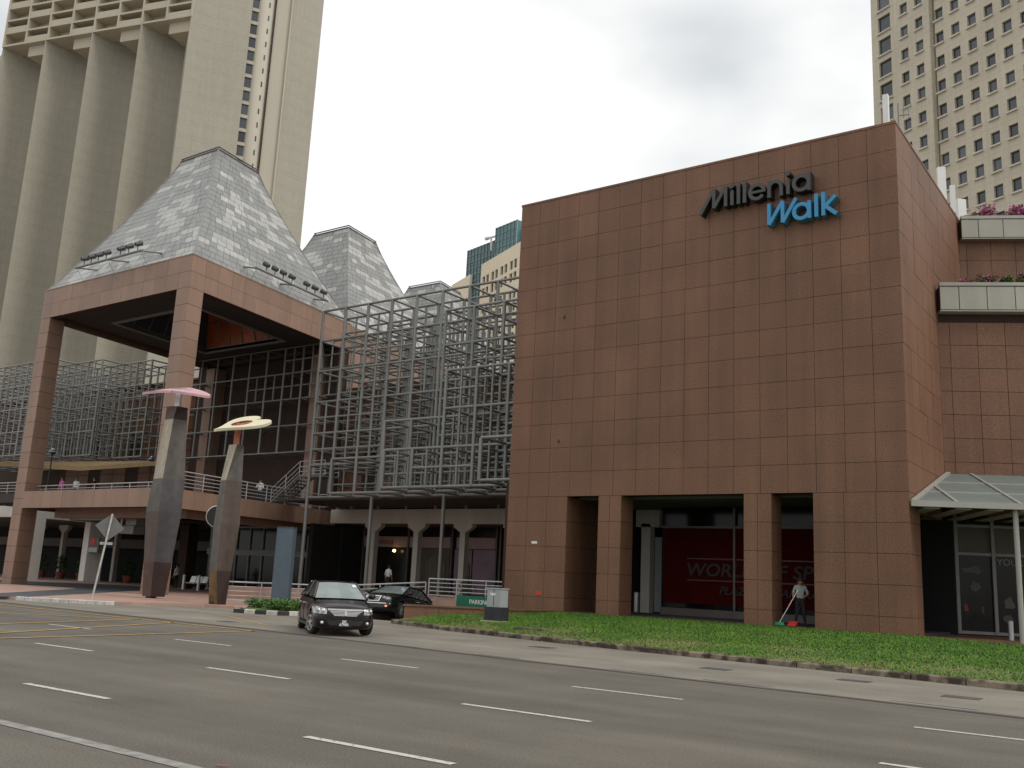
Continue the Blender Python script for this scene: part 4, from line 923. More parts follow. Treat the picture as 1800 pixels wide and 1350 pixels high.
MB().tube((-152.4, 195.6, 92.9), (-144.4, 193.2, 91.9), 0.3, n=8).tube((-153.0, 195.8, 92.9), (-152.0, 195.5, 92.85), 0.5, n=8).build('jib', 'white_print', bm)
MB().tube((-150.8, 195.6, 89.0), (-150.8, 195.2, 92.8), 0.25, n=8).tube((-148.2, 195.0, 89.0), (-148.2, 194.5, 92.4), 0.3, n=8).build('mast', 'white_print', bm)

# ================================================================ RAILINGS
def railing(pts, h, nr, lab, spacing=1.9, mt='rail_paint', grp=None, r=0.028):
    t = root('railing', pts[0], lab, 'railing', grp)
    for i in range(len(pts)-1):
        a = Vector(pts[i]); b_ = Vector(pts[i+1]); n = max(1, round((b_-a).length/spacing))
        for k in range(n+(1 if i == len(pts)-2 else 0)):
            p = a+(b_-a)*(k/n); MB().tube(p, p+Vector((0, 0, h)), r*1.15, n=6).build('post', mt, t)
        for k in range(nr):
            z = h*(1-k/nr); MB().tube(a+Vector((0, 0, z)), b_+Vector((0, 0, z)), r*(1.3 if k == 0 else 0.8), n=6).build('rail', mt, t)
    return t
railing([(-36.1, 28.5, 0.12), (-33.3, 32.6, 0.14), (-29.9, 35.15, 0.5)], 1.0, 5, 'grey tube railing beside the blue slab and planting bed')
railing([(-29.75, 35.2, 0.76), (-24.75, 35.2, 0.76)], 0.92, 5, 'grey tube railing above the green parking sign')
railing([gp(0.35, 1.3, 5.93), gp(0.35, 14.5, 5.93), (-44.2, 46.2, 5.93)], 1.05, 5, 'grey railing along the right edge of the upper deck')
railing([gp(15.6, 0.9, 5.93), gp(0.9, 0.9, 5.93)], 0.42, 2, 'low grey railing along the front of the upper deck')
railing([(-112, 40.5, 5.9), (-76.5, 40.5, 5.9)], 1.9, 8, 'tall grey railing on the white terrace at the far left')
# steel stair on the deck
st = root('steel_stair', (-47.5, 42.5, 5.9), 'grey steel stair with railings behind the lattice corner', 'stair')
for k in range(9): MB().box(-49.3+0.27*k, -48.98+0.27*k, 42.0, 43.2, 6.1+0.19*k, 6.15+0.19*k).build('step', 'steel', st)
for y in (42.0, 43.2):
    MB().tube((-49.4, y, 6.0), (-46.9, y, 7.7), 0.07, n=6).tube((-46.9, y, 7.7), (-44.6, y, 7.7), 0.07, n=6).build('stringer', 'steel', st)
    for z in (0.3, 0.6, 0.95): MB().tube((-49.4, y, 6.0+z), (-46.9, y, 7.7+z), 0.025, n=6).tube((-46.9, y, 7.7+z), (-44.6, y, 7.7+z), 0.025, n=6).build('rail', 'rail_paint', st)
    for x in (-49.4, -48.1, -46.9, -45.8, -44.6): zb = 6.0+max(0, min(1.7, (x+49.4)*0.68)); MB().tube((x, y, zb), (x, y, zb+0.95), 0.025, n=6).build('post', 'rail_paint', st)
MB().box(-46.9, -44.6, 42.0, 43.2, 7.6, 7.68).build('landing', 'steel', st)
for x in (-46.7, -44.8): MB().tube((x, 42.6, 5.9), (x, 42.6, 7.6), 0.07, n=6).build('leg', 'steel', st)
# awning sails
for a, lab in (([(-88, 41.5, 10.0), (-72, 41.8, 9.05), (-63, 43.0, 9.35), (-63, 44.6, 9.6), (-73, 44.6, 9.5), (-88, 44.2, 10.3)], 'long tan fabric awning under the far left lattice'),):
    top = MB(); n = len(a)
    pts = a; m_ = MB()
    m_.face([(p[0], p[1], p[2]) for p in pts]); m_.face([(p[0], p[1], p[2]-0.04) for p in pts][::-1])
    for i in range(n): p, q = pts[i], pts[(i+1) % n]; m_.face([p, q, (q[0], q[1], q[2]-0.32 if i < 2 else q[2]-0.04), (p[0], p[1], p[2]-0.32 if i < 2 else p[2]-0.04)])
    tag(m_.build('awning', 'awning'), lab, 'awning')
for x, y, lab in ((-69.5, 38.0, 'black globe lamp post on the deck by the left gate column'), (-65.2, 43.5, 'black globe lamp post on the deck left of the pink heart')):
    t = root('lamp_post', (x, y, 5.9), lab, 'lamp', 'globe lamp posts on the deck')
    local(MB().tube((0, 0, 0), (0, 0, 3.5), 0.06, 0.045), 'pole', 'sign_black', t); local(MB().ball((0, 0, 3.7), 0.24), 'globe', 'glass_slate', t); local(MB().tube((0, 0, 3.72), (0, 0, 3.95), 0.25, 0.1), 'cap', 'steel_bright', t)

# ================================================================ HEART SCULPTURES
rr0 = Vector((0.8097, 0.5869, 0)); cc0 = Vector((0.5869, -0.8097, 0))
def sculpture(c, sc_, rings_, lab, zones, heart):
    t = root('heart_sculpture', (c[0], c[1], 0.12), lab, 'sculpture', 'heart topped metal sculptures')
    C_ = Vector((c[0], c[1], 0))
    def ring_at(r_):
        z, l, f_, w = r_; wd_ = (w-l)*sc_
        return [C_+rr0*(l*sc_)+Vector((0, 0, z)), C_+rr0*(f_*sc_)+cc0*(wd_*0.42)+Vector((0, 0, z)), C_+rr0*(w*sc_)+Vector((0, 0, z)), C_+rr0*((l+w)/2*sc_)-cc0*(wd_*0.42)+Vector((0, 0, z))]
    for i0, i1, ml, mr in zones:
        for side, mt in ((0, ml), (1, mr), (2, mr), (3, ml)):  # left plates lighter, right plates darker: lit and shaded sides put into the colour
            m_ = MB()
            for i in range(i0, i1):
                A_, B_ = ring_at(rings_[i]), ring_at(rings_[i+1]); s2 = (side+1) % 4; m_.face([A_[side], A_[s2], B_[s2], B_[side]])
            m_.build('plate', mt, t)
    top = ring_at(rings_[-1]); m_ = MB(); m_.face(top); m_.build('cap_plate', zones[-1][3], t)
    zt_ = rings_[-1][0]; m_ = MB(); m_.prism([(C_.x+math.cos(k*1.047)*0.25, C_.y+math.sin(k*1.047)*0.25) for k in range(6)], 0.1, 0.22); m_.build('foot', 'sign_black', t)
    hz, hl, hm, sm_, th, off, hd, bend, clf, rise = heart
    ctr = C_+rr0*off+Vector((0, 0, hz)); e1 = rr0*math.cos(rise)+Vector((0, 0, math.sin(rise))); e2 = cc0*math.cos(th)-Vector((0, 0, math.sin(th))); ax = e1*math.cos(hd)+e2*math.sin(hd); ay = e1*-math.sin(hd)+e2*math.cos(hd)
    out_, in_ = [], []; N2 = 48
    for k in range(N2):
        a = 2*math.pi*k/N2; x = 16*math.sin(a)**3; y = 13*math.cos(a)-5*clf*math.cos(2*a)-2*clf*math.cos(3*a)-clf*math.cos(4*a)
        out_.append(ctr+ax*((y+2.5)/29*hl)+ay*(x/29*hl*0.92)); in_.append(ctr+ax*((math.cos(a)*0.20+0.04)*hl)+ay*(-math.sin(a)*-0.17*hl))
    def droop(p): s_ = (p-ctr).dot(rr0); return p-Vector((0, 0, bend*s_*s_))
    out_ = [droop(p) for p in out_]; in_ = [droop(p) for p in in_]
    nz_ = ax.cross(ay).normalized()*0.06
    m_ = MB(); m_.loft([[o_-nz_, i_-nz_, i_+nz_, o_+nz_] for o_, i_ in zip(out_+out_[:1], in_+in_[:1])], cap=False); m_.build('heart', hm, t)
    m_ = MB(); m_.loft([[i_-nz_*1.2, i_+(ctr-i_)*0.06-nz_*1.2, i_+(ctr-i_)*0.06+nz_*1.2, i_+nz_*1.2] for i_ in in_+in_[:1]], cap=False); m_.tube(ctr-ax*0.2*hl, ctr+ax*0.22*hl, 0.05, n=6).tube(ctr-ay*0.16*hl, ctr+ay*0.16*hl, 0.05, n=6); m_.build('inner_ring', sm_, t)
    fo_ = C_+rr0*((rings_[-1][1]+rings_[-1][3])/2*sc_)
    m_ = MB(); b0 = Vector((fo_.x, fo_.y, zt_-0.3)); m_.fbox((b0.x, b0.y), rr0, cc0, -0.13, 0.13, -0.1, 0.1, zt_-0.3, hz-0.0); m_.build('stem', sm_, t)
    return t
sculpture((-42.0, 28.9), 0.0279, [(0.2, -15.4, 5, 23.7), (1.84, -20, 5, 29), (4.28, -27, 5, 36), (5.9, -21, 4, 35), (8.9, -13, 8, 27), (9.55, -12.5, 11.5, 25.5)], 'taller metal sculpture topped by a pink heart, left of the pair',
          [(0, 1, 'bronze_brown', 'bronze_shaded'), (1, 2, 'plate_rose', 'plate_blue'), (2, 3, 'plate_grey', 'plate_blue'), (3, 4, 'plate_lit', 'plate_grey'), (4, 5, 'bronze_brown', 'bronze_shaded')], (10.45, 3.3, 'heart_pink', 'steel_bright', 0.25, 0.25, R(90), 0.085, 0.5, 0.0))
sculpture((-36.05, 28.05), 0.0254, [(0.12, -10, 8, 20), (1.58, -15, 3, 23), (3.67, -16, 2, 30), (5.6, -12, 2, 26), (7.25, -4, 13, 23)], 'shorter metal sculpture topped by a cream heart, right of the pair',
          [(0, 1, 'bronze_ochre', 'bronze_shaded'), (1, 3, 'plate_grey', 'plate_rose'), (3, 4, 'plate_lit', 'plate_grey')], (8.2, 2.45, 'heart_cream', 'copper_red', 0.40, 0.30, R(-38), 0.0, 1.0, 0.13))

# ================================================================ STREET FURNITURE
t = root('blue_totem', (-33.85, 29.9, 0.12), 'plain dark blue slab totem standing in the planting bed', 'totem')
MB().fbox((-33.85, 29.9), (0.93, 0.36), (-0.36, 0.93), -0.41, 0.41, -0.16, 0.16, 0.12, 3.62).build('slab', 'totem_blue', t)
MB().fbox((-33.85, 29.9), (0.93, 0.36), (-0.36, 0.93), -0.43, 0.43, -0.18, 0.18, 3.62, 3.66).build('cap', 'sign_grey', t)
lwv = root('low_wall', (-25.4, 28.8, 0.1), 'low granite wall beside the ramp ending at the lawn', 'wall')
lw_d = Vector((0.05, 1.0, 0)).normalized()
MB().fbox((-25.5, 28.85), (0.7, 0.714), (-0.714, 0.7), 0.02, 1.0, 0.0, 0.3, -0.1, 0.56).build('core', 'joint', lwv)
LWP = [(-25.53, 28.8), (-22.6, 31.6), (-21.9, 33.9)]
MB().prism([(-25.5, 28.85), (-22.55, 31.65), (-22.9, 33.98), (-25.2, 33.98)], -0.1, 0.5).build('fill', 'soil', lwv)
for i in range(2):
    a = Vector((*LWP[i], 0)); b_ = Vector((*LWP[i+1], 0)); d_ = (b_-a).normalized(); L_ = (b_-a).length
    tile_wall(lwv, (a.x, a.y), d_, steps(0, L_, max(1, round(L_/1.2))), [0.05, 0.6], 'granite', gap=0.016, t=0.06, name='slab')
    MB().fbox((a.x, a.y), d_, Vector((-d_.y, d_.x, 0)), -0.05, L_+0.02, -0.11, 0.3, 0.602, 0.66).build('coping', 'granite', lwv)
pk = root('parking_sign', (-26.2, 35.0, 0.55), 'green parking sign with white lettering under the railing', 'sign')
MB().box(-27.85, -25.0, 34.93, 35.0, 0.52, 1.0).build('board', 'green_sign', pk)
link('lettering', text_mesh('PARKING', 0.27, 0.01, 'white_print', 0, 0.004), pk, face_mat((-27.1, 34.92, 0.66), (1, 0, 0)))
MB().face([(-25.80, 34.915, 0.84), (-25.54, 34.915, 0.84), (-25.67, 34.915, 0.66)]).build('arrow', 'white_print', pk)
link('lettering', text_mesh('2', 0.27, 0.01, 'white_print', 0, 0.004), pk, face_mat((-25.38, 34.92, 0.66), (1, 0, 0)))
ec = root('utility_cabinet', (-20.85, 28.5, 0.28), 'grey metal utility cabinet on a black plinth on the lawn', 'cabinet')
MB().box(-21.28, -20.42, 28.1, 28.85, 0.2, 0.32).build('footing', 'kerb_white', ec)
MB().box(-21.18, -20.5, 28.2, 28.75, 0.31, 0.79).build('plinth', 'cabinet_base', ec)
MB().box(-21.13, -20.53, 28.25, 28.7, 0.795, 1.42).build('cabinet', 'cabinet_grey', ec)
MB().box(-21.16, -20.5, 28.22, 28.73, 1.42, 1.46).build('lid', 'cabinet_grey', ec); MB().box(-20.98, -20.75, 28.235, 28.248, 1.2, 1.28).build('label_plate', 'white_print', ec)
MB().box(-20.84, -20.82, 28.242, 28.25, 0.83, 1.4).build('door_seam', 'joint', ec)
ts = root('road_sign', (-37.19, 23.1, 0.13), 'back of a diamond road sign on a leaning pole at the island', 'sign')
tp = Vector((-37.05, 23.2, 3.7)); bp0 = Vector((-37.35, 22.95, 0.12)); MB().tube(bp0, tp, 0.04, n=8).build('pole', 'kerb_white', ts)
dr = Vector((0.72, 0.69, 0)).normalized(); dn = Vector((dr.y, -dr.x, 0)); cD = tp-Vector((0.02, 0.02, 0.52))
q8 = [cD+dr*x+Vector((0, 0, z))-dn*0.05 for x, z in ((0, 0.52), (-0.62, 0.02), (-0.05, -0.58), (0.56, -0.08))]
m_ = MB(); m_.loft([[tuple(p) for p in q8], [tuple(p-dn*0.02) for p in q8]]); m_.build('plate', 'wood_board', ts)
m_ = MB(); m_.fbox((cD.x-dn.x*0.05, cD.y-dn.y*0.05), dr, dn, -0.34, 0.16, -0.02, 0.0, 2.42, 2.53); m_.build('small_plate', 'cabinet_grey', ts)
for x, y, lab in ((-58.6, 42.8, 'left one of two steel bollards under the gate deck'), (-56.8, 42.7, 'right one of two steel bollards under the gate deck')):
    t = root('bollard', (x, y, 0.12), lab, 'bollard', 'steel bollards under the deck'); local(MB().tube((0, 0, 0), (0, 0, 0.95), 0.10, n=12), 'post', 'steel_bright', t); local(MB().ball((0, 0, 0.98), 0.12, 10, 6, 0.6), 'cap', 'white_print', t)
t = root('bollard', (-21.42, 40.0, 0.64), 'fat steel bollard beside the white column in the granite arcade', 'bollard'); local(MB().tube((0, 0, 0), (0, 0, 0.86), 0.16, n=14), 'post', 'steel_bright', t); local(MB().tube((0, 0, 0.86), (0, 0, 0.9), 0.16, 0.1, n=14), 'cap', 'steel_bright', t)
railing([(-22.3, 40.6, 0.64), (-21.7, 40.6, 0.64)], 1.0, 6, 'short grey railing behind the fat bollard in the granite arcade', 0.6)
bn = root('metal_bench', (-60.2, 45.0, 0.12), 'row of three perforated metal seats under the deck', 'bench')
for k in range(3):
    x = -61.2+0.68*k; MB().hexa([(x, 44.7, 0.55), (x+0.6, 44.7, 0.55), (x+0.6, 45.2, 0.52), (x, 45.2, 0.52), (x, 44.7, 0.58), (x+0.6, 44.7, 0.58), (x+0.6, 45.2, 0.55), (x, 45.2, 0.55)]).build('seat', 'steel_bright', bn)
    MB().hexa([(x, 45.2, 0.6), (x+0.6, 45.2, 0.6), (x+0.6, 45.24, 0.6), (x, 45.24, 0.6), (x, 45.36, 1.05), (x+0.6, 45.36, 1.05), (x+0.6, 45.4, 1.05), (x, 45.4, 1.05)]).build('backrest', 'steel_bright', bn)
MB().box(-61.3, -59.2, 45.0, 45.06, 0.46, 0.52).build('beam', 'sign_black', bn)
for x in (-61.0, -59.5): MB().box(x-0.03, x+0.03, 44.75, 45.3, 0.12, 0.46).build('leg', 'sign_black', bn)
mr_ = root('convex_mirror', (-40.4, 31.2, 3.2), 'round convex traffic mirror seen edge on beside the right sculpture', 'mirror')
MB().tube((-40.60, 31.2, 4.25), (-40.50, 31.08, 4.25), 0.52, 0.50, n=24).build('disc', 'sign_black', mr_); MB().tube((-40.62, 31.22, 4.25), (-40.58, 31.18, 4.25), 0.56, 0.56, n=24).build('rim', 'white_print', mr_)
MB().tube((-40.2, 31.3, 0.12), (-40.2, 31.3, 4.4), 0.05, n=8).tube((-40.2, 31.3, 4.25), (-40.5, 31.1, 4.25), 0.03, n=6).build('pole', 'sign_black', mr_)
ls = root('arcade_sign', (-74.5, 44.7, 2.9), 'small projecting sign with a red square on the white column', 'sign')
MB().box(-76.35, -74.9, 46.0, 46.15, 2.5, 3.7).build('board', 'wood_board', ls); MB().box(-76.1, -75.5, 45.97, 46.0, 3.15, 3.65).build('red_square', 'bright_red', ls); MB().box(-76.3, -75.0, 45.96, 45.99, 2.52, 2.9).build('grey_panel', 'cabinet_grey', ls)
au = root('service_unit', (-55.3, 36.0, 4.2), 'stacked grey service boxes hanging under the deck beam', 'unit')
for k, (x0, x1, z0, z1) in enumerate(((-56.3, -54.7, 3.55, 4.05), (-55.6, -54.5, 4.08, 4.6), (-56.0, -55.0, 4.62, 5.25))): MB().box(x0, x1, 35.8, 36.6, z0, z1).build('box', 'steel', au)
MB().tube((-56.6, 35.7, 3.5), (-56.2, 35.7, 3.9), 0.05, n=6).tube((-55.9, 35.7, 4.1), (-55.9, 35.7, 4.5), 0.05, n=6).build('pipe', 'white_print', au)

# ================================================================ PLANTS
def leaves(m_, c, rad, n, size, rnd, mis=(0,), flat=0.0):
    for _ in range(n):
        while True:
            p = Vector((rnd.uniform(-1, 1), rnd.uniform(-1, 1), rnd.uniform(-1, 1)))
            if p.length < 1: break
        q = Vector((c[0]+p.x*rad[0], c[1]+p.y*rad[1], c[2]+p.z*rad[2])); s = size*rnd.uniform(0.6, 1.3)
        a = Vector((rnd.uniform(-1, 1), rnd.uniform(-1, 1), rnd.uniform(-0.6, 0.6))).normalized(); b_ = a.cross(Vector((rnd.uniform(-1, 1), rnd.uniform(-1, 1), 1))).normalized()
        m_.face([q-a*s, q-b_*s*0.45, q+a*s, q+b_*s*0.45], rnd.choice(mis))
rp_ = random.Random(21)
hd = MB()
for k in range(26): 
    a = rp_.random(); b_ = rp_.random(); x = -33.6+4.0*a; y = 27.6+2.4*b_
    if x > -31.0: y = 26.7+2.2*b_
    leaves(hd, (x, y, 0.28+0.1*rp_.random()), (0.55, 0.5, 0.20), 170, 0.075, rp_)
h_ = root('low_hedge', (-31.8, 28.2, 0.15), 'low green hedge around the foot of the blue slab', 'hedge'); hd.build('foliage', 'leaf', h_)
m_ = MB()
for k in range(14): x = -33.4+0.28*k; m_.tube((x, 28.3, 0.12), (x+rp_.uniform(-0.1, 0.1), 28.3+rp_.uniform(-0.2, 0.2), 0.34), 0.012, n=4)
m_.build('stem', 'twig', h_)
def bush(p, lab, w, h, flower, n=420, name='flowering_shrub', cat='shrub', mats=('leaf', 'blossom')):
    t = root(name, p, lab, cat); m_ = MB()
    for k in range(7):
        c = (p[0]+rp_.uniform(-w, w)*0.6, p[1]+rp_.uniform(-w, w)*0.35, p[2]+h*rp_.uniform(0.35, 0.75)); leaves(m_, c, (w*0.45, w*0.4, h*0.35), n//7, 0.07, rp_, (0, 0, 1) if flower < 0.5 else (0, 1, 1, 1))
    m_.build('foliage', list(mats), t); m_ = MB()
    for k in range(6): m_.tube((p[0], p[1], p[2]-0.25), (p[0]+rp_.uniform(-w, w)*0.7, p[1]+rp_.uniform(-w, w)*0.4, p[2]+h*0.75), 0.015, 0.006, n=4)
    m_.build('branch', 'twig', t)
for k, (s, lab, w, h, fl) in enumerate(((0.55, 'yellow green bush at the left end of the top planter ledge', 0.35, 0.45, 0.0), (1.35, 'pink bougainvillea on the top ledge, first from the antenna', 0.6, 0.8, 1), (2.3, 'pink bougainvillea on the top ledge, second from the antenna', 0.6, 0.8, 1), (3.2, 'pink bougainvillea on the top ledge at the right edge', 0.6, 0.9, 1))):
    p = wp(A2, s, 0.0, 18.6); bush(p, lab, w, h, fl, 600)
for k, (s, lab, w, h, fl) in enumerate(((1.1, 'sparse pink flowering twigs at the left end of the lower ledge', 0.4, 0.45, 0.6), (1.95, 'pink and dark shrub in the middle of the lower ledge', 0.45, 0.6, 0.4), (2.6, 'bright green bush on the lower planter ledge', 0.35, 0.5, 0.0), (3.4, 'green shrub at the right edge of the lower ledge', 0.4, 0.7, 0.2))):
    p = wp(A1, s, 0.0, 14.0); bush(p, lab, w, h, fl, 420, mats=('leaf', 'leaf' if fl == 0.0 else 'blossom'))
for k, (x, y) in enumerate(((-87, 48.1), (-84.6, 48.6), (-82.0, 49.0), (-75.6, 49.5), (-70.5, 50.0))):
    t = root('potted_plant', (x, y, 0.12), ('leafy plant in a red clay pot under the deck, %s from the left' % ('first', 'second', 'third', 'fourth', 'fifth')[k]), 'plant', 'potted plants under the deck')
    local(MB().tube((0, 0, 0), (0, 0, 0.55), 0.3, 0.42, n=12).tube((0, 0, 0.5), (0, 0, 0.58), 0.46, 0.46, n=12), 'pot', 'terracotta', t); m_ = MB(); leaves(m_, (0, 0, 1.3), (0.6, 0.6, 0.8), 260, 0.14, rp_); local(m_, 'foliage', 'leaf_dark', t)
    local(MB().tube((0, 0, 0.5), (0, 0, 1.3), 0.04, 0.02, n=5), 'stem', 'twig', t)
t = root('palm_plant', (-4.75, 36.6, 0.5), 'dark spiky plant at the foot of the canopy post', 'plant')
m_ = MB()
for k in range(26):
    a = k*2.4; r_ = 0.5+0.2*rp_.random(); pts = [Vector((math.cos(a)*r_*f_, math.sin(a)*r_*f_, 0.15+0.75*math.sin(f_*2.1)*(0.8+0.3*rp_.random()))) for f_ in (0.0, 0.35, 0.7, 1.0)]
    sd_ = Vector((-math.sin(a), math.cos(a), 0))*0.035
    for i in range(3): m_.face([pts[i]-sd_, pts[i]+sd_, pts[i+1]+sd_*(0.8-0.3*i), pts[i+1]-sd_*(0.8-0.3*i)])
local(m_, 'frond', 'leaf_dark', t); local(MB().tube((0, 0, 0), (0, 0, 0.2), 0.12, 0.08), 'stem', 'twig', t)
# ================================================================ CARS
def evaluated(ob):
    dg = bpy.context.evaluated_depsgraph_get(); dg.update(); return bpy.data.meshes.new_from_object(ob.evaluated_get(dg))
def car(loc, head, pitch, spec, lab):
    mw = Matrix.Translation(loc) @ Matrix.Rotation(head, 4, 'Z') @ Matrix.Rotation(pitch, 4, 'Y')
    t = root('parked_car' if spec.get('name') is None else spec['name'], loc, lab, 'car', mw=mw)
    paint = spec['paint']; WB = spec['wb']; wr = 0.315; W = spec['w']/2
    def ringc(x, w, zb, zt, cr=0.03):
        h = zt-zb; side = [(0, zb), (w*0.80, zb), (w*0.955, zb+0.05), (w, zb+0.30*h), (w*1.0, zb+0.52*h), (w*0.985, zb+0.78*h), (w*0.93, zt-0.035), (w*0.82, zt), (w*0.4, zt+cr*0.8), (0, zt+cr)]
        full = side+[(-y, z) for y, z in side[-2:0:-1]]
        return [(x, y, z) for y, z in full]
    rings_ = [ringc(x, w*W, zb, zt, cr) for x, w, zb, zt, cr in spec['body']]
    m_ = MB(); m_.loft(rings_); me = m_.mesh('body', [paint, 'sign_black'])
    ob = bpy.data.objects.new('tmp', me); COL.objects.link(ob)
    sub = ob.modifiers.new('s', 'SUBSURF'); sub.levels = 1
    cutters = []
    for x in (0, -WB):
        cm = MB().tube((x, -1.2, wr+0.02), (x, 1.2, wr+0.02), wr+0.055, n=24).mesh('c', 'sign_black'); co_ = bpy.data.objects.new('cut', cm); COL.objects.link(co_); cutters.append(co_)
        bo = ob.modifiers.new('b', 'BOOLEAN'); bo.object = co_; bo.operation = 'DIFFERENCE'; bo.solver = 'EXACT'
    me2 = evaluated(ob); bpy.data.objects.remove(ob)
    for c in cutters: bpy.data.objects.remove(c)
    me2.name = 'body'; me2.materials.clear(); me2.materials.append(M[paint]); me2.materials.append(M['sign_black'])
    me2.polygons.foreach_set('material_index', [0]*len(me2.polygons)); me2.polygons.foreach_set('use_smooth', [True]*len(me2.polygons)); me2.update()
    body = link('body', me2, t, mw.copy())
    me2.set_sharp_from_angle(angle=R(38)) if hasattr(me2, 'set_sharp_from_angle') else None
    # inner liner so that wheel arches are dark
    local(MB().box(-WB-0.5, 0.45, -W*0.78, W*0.78, 0.22, 0.75), 'underbody', 'sign_black', t)
    # greenhouse
    gx = spec['green']; (bx0, bz0), (tx0, tz0), (tx1, tz1), (bx1, bz1) = gx; yb, yt = W*0.885, W*0.66; ym = tz0
    B0 = [(bx0, -yb, bz0), (bx0+0.12, -yb*0.5, bz0+0.01), (bx0+0.15, 0, bz0+0.015), (bx0+0.12, yb*0.5, bz0+0.01), (bx0, yb, bz0)]
    T0 = [(tx0, -yt, tz0), (tx0+0.05, -yt*0.5, tz0+0.02), (tx0+0.07, 0, tz0+0.025), (tx0+0.05, yt*0.5, tz0+0.02), (tx0, yt, tz0)]
    T1 = [(tx1, -yt, tz1), (tx1, -yt*0.5, tz1+0.02), (tx1, 0, tz1+0.025), (tx1, yt*0.5, tz1+0.02), (tx1, yt, tz1)]
    Bk = [(bx1, -yb, bz1), (bx1-0.06, -yb*0.5, bz1), (bx1-0.08, 0, bz1), (bx1-0.06, yb*0.5, bz1), (bx1, yb, bz1)]
    mid = (tx0+tx1)/2
    TM = [(mid, y, z+0.035) for (_, y, z) in T1]
    def strip4(A_, B_, name, mt, ins=0.0):
        m_ = MB(); A2_ = [Vector(p) for p in A_]; B2_ = [Vector(p) for p in B_]
        for i in range(len(A_)-1): m_.face([A2_[i], A2_[i+1], B2_[i+1], B2_[i]])
        o = local(m_, name, mt, t, True); return o
    strip4(B0, T0, 'windscreen', 'screen_glass'); strip4(T1, Bk, 'rear_window', 'car_glass')
    m_ = MB()
    for A_, B_ in ((T0, TM), (TM, T1)):
        for i in range(4): m_.face([A_[i], A_[i+1], B_[i+1], B_[i]])
    local(m_, 'roof', paint, t, True)
    for s in (-1, 1):
        pts = [(bx0, s*yb, bz0), (tx0, s*yt, tz0), (mid, s*yt, TM[0][2]), (tx1, s*yt, tz1), (bx1, s*yb, bz1)]
        m_ = MB(); m_.face(pts if s < 0 else pts[::-1]); local(m_, 'side_window', 'car_glass', t)
        # pillars and roof rail
        m_ = MB(); m_.tube(pts[0], pts[1], 0.038, n=6); m_.tube(pts[1], pts[2], 0.034, n=6); m_.tube(pts[2], pts[3], 0.034, n=6); m_.tube(pts[3], pts[4], 0.05, n=6)
        xb = mid+0.05; m_.tube((xb, s*yb*1.005, (bz0+bz1)/2), (xb-0.05, s*yt*1.02, TM[0][2]-0.02), 0.032, n=6); local(m_, 'pillar', paint, t)
        # mirror
        m_ = MB(); m_.ball((bx0-0.28, s*(W+0.10), bz0+0.08), 0.11, 8, 6, 0.75); m_.box(bx0-0.32, bx0-0.24, min(s*W*0.9, s*(W+0.06)), max(s*W*0.9, s*(W+0.06)), bz0+0.02, bz0+0.06); local(m_, 'mirror', paint, t, True)
        for xh in (-1.45, -2.35): local(MB().box(xh-0.10, xh+0.10, s*(W+0.012)-0.02, s*(W+0.012)+0.02, 0.80, 0.83), 'door_handle', 'chrome', t)
        m_ = MB()
        for xh in (-0.62, -1.62, -2.5): m_.box(xh-0.006, xh+0.006, s*(W*0.997)-0.008, s*(W*0.997)+0.008, 0.32, 0.88)
        local(m_, 'door_seam', 'sign_black', t)
        local(MB().box(-WB+0.42, -0.42, s*(W*0.995)-0.012, s*(W*0.995)+0.012, 0.215, 0.29), 'sill_trim', 'sign_black', t)
    # wheels
    for x in (0, -WB):
        for s in (-1, 1):
            yc = s*(W-0.115); sa = spec.get('steer', 0) if x == 0 else 0
            R_ = mw @ Matrix.Translation((x, yc, wr)) @ Matrix.Rotation(sa, 4, 'Z')
            m_ = MB(); pro = [(-0.10, 0.20), (-0.105, 0.27), (-0.085, wr-0.006), (-0.04, wr), (0.04, wr), (0.085, wr-0.006), (0.105, 0.27), (0.10, 0.20)]; n = 28
            m_.loft([[(r_*math.cos(2*math.pi*k/n), y_, r_*math.sin(2*math.pi*k/n)) for y_, r_ in pro] for k in range(n+1)], close=True, cap=False)
            wh = link('wheel', m_.mesh('wheel', 'tyre', True), t, R_)
            m_ = MB(); yo = s*0.085
            for k in range(5):
                a = 2*math.pi*k/5+0.3
                for da in (-0.16, 0.16):
                    m_.hexa([(0.05*math.cos(a+da*2)+0, yo-0.02, 0.05*math.sin(a+da*2)), (0.2*math.cos(a+da), yo-0.02, 0.2*math.sin(a+da)), (0.2*math.cos(a+da+0.13), yo-0.02, 0.2*math.sin(a+da+0.13)), (0.05*math.cos(a+da*2+0.5), yo-0.02, 0.05*math.sin(a+da*2+0.5)),
                             (0.05*math.cos(a+da*2), yo+0.02, 0.05*math.sin(a+da*2)), (0.2*math.cos(a+da), yo+0.02, 0.2*math.sin(a+da)), (0.2*math.cos(a+da+0.13), yo+0.02, 0.2*math.sin(a+da+0.13)), (0.05*math.cos(a+da*2+0.5), yo+0.02, 0.05*math.sin(a+da*2+0.5))])
            m_.loft([[(r_*math.cos(2*math.pi*k/n), y_, r_*math.sin(2*math.pi*k/n)) for y_, r_ in ((yo-0.03, 0.19), (yo-0.03, 0.215), (yo+s*0.012, 0.215), (yo+s*0.012, 0.19))] for k in range(n+1)], close=True, cap=False)
            m_.tube((0, yo-0.03, 0), (0, yo+0.03, 0), 0.06, n=12)
            link('rim', m_.mesh('rim', 'rim'), wh, R_)
            link('brake_disc', MB().tube((0, -0.05*s, 0), (0, 0.03*s, 0), 0.19, n=20).mesh('d', 'sign_black'), wh, R_)
    from mathutils.bvhtree import BVHTree
    bvh = BVHTree.FromPolygons([tuple(v.co) for v in me2.vertices], [tuple(p.vertices) for p in me2.polygons])
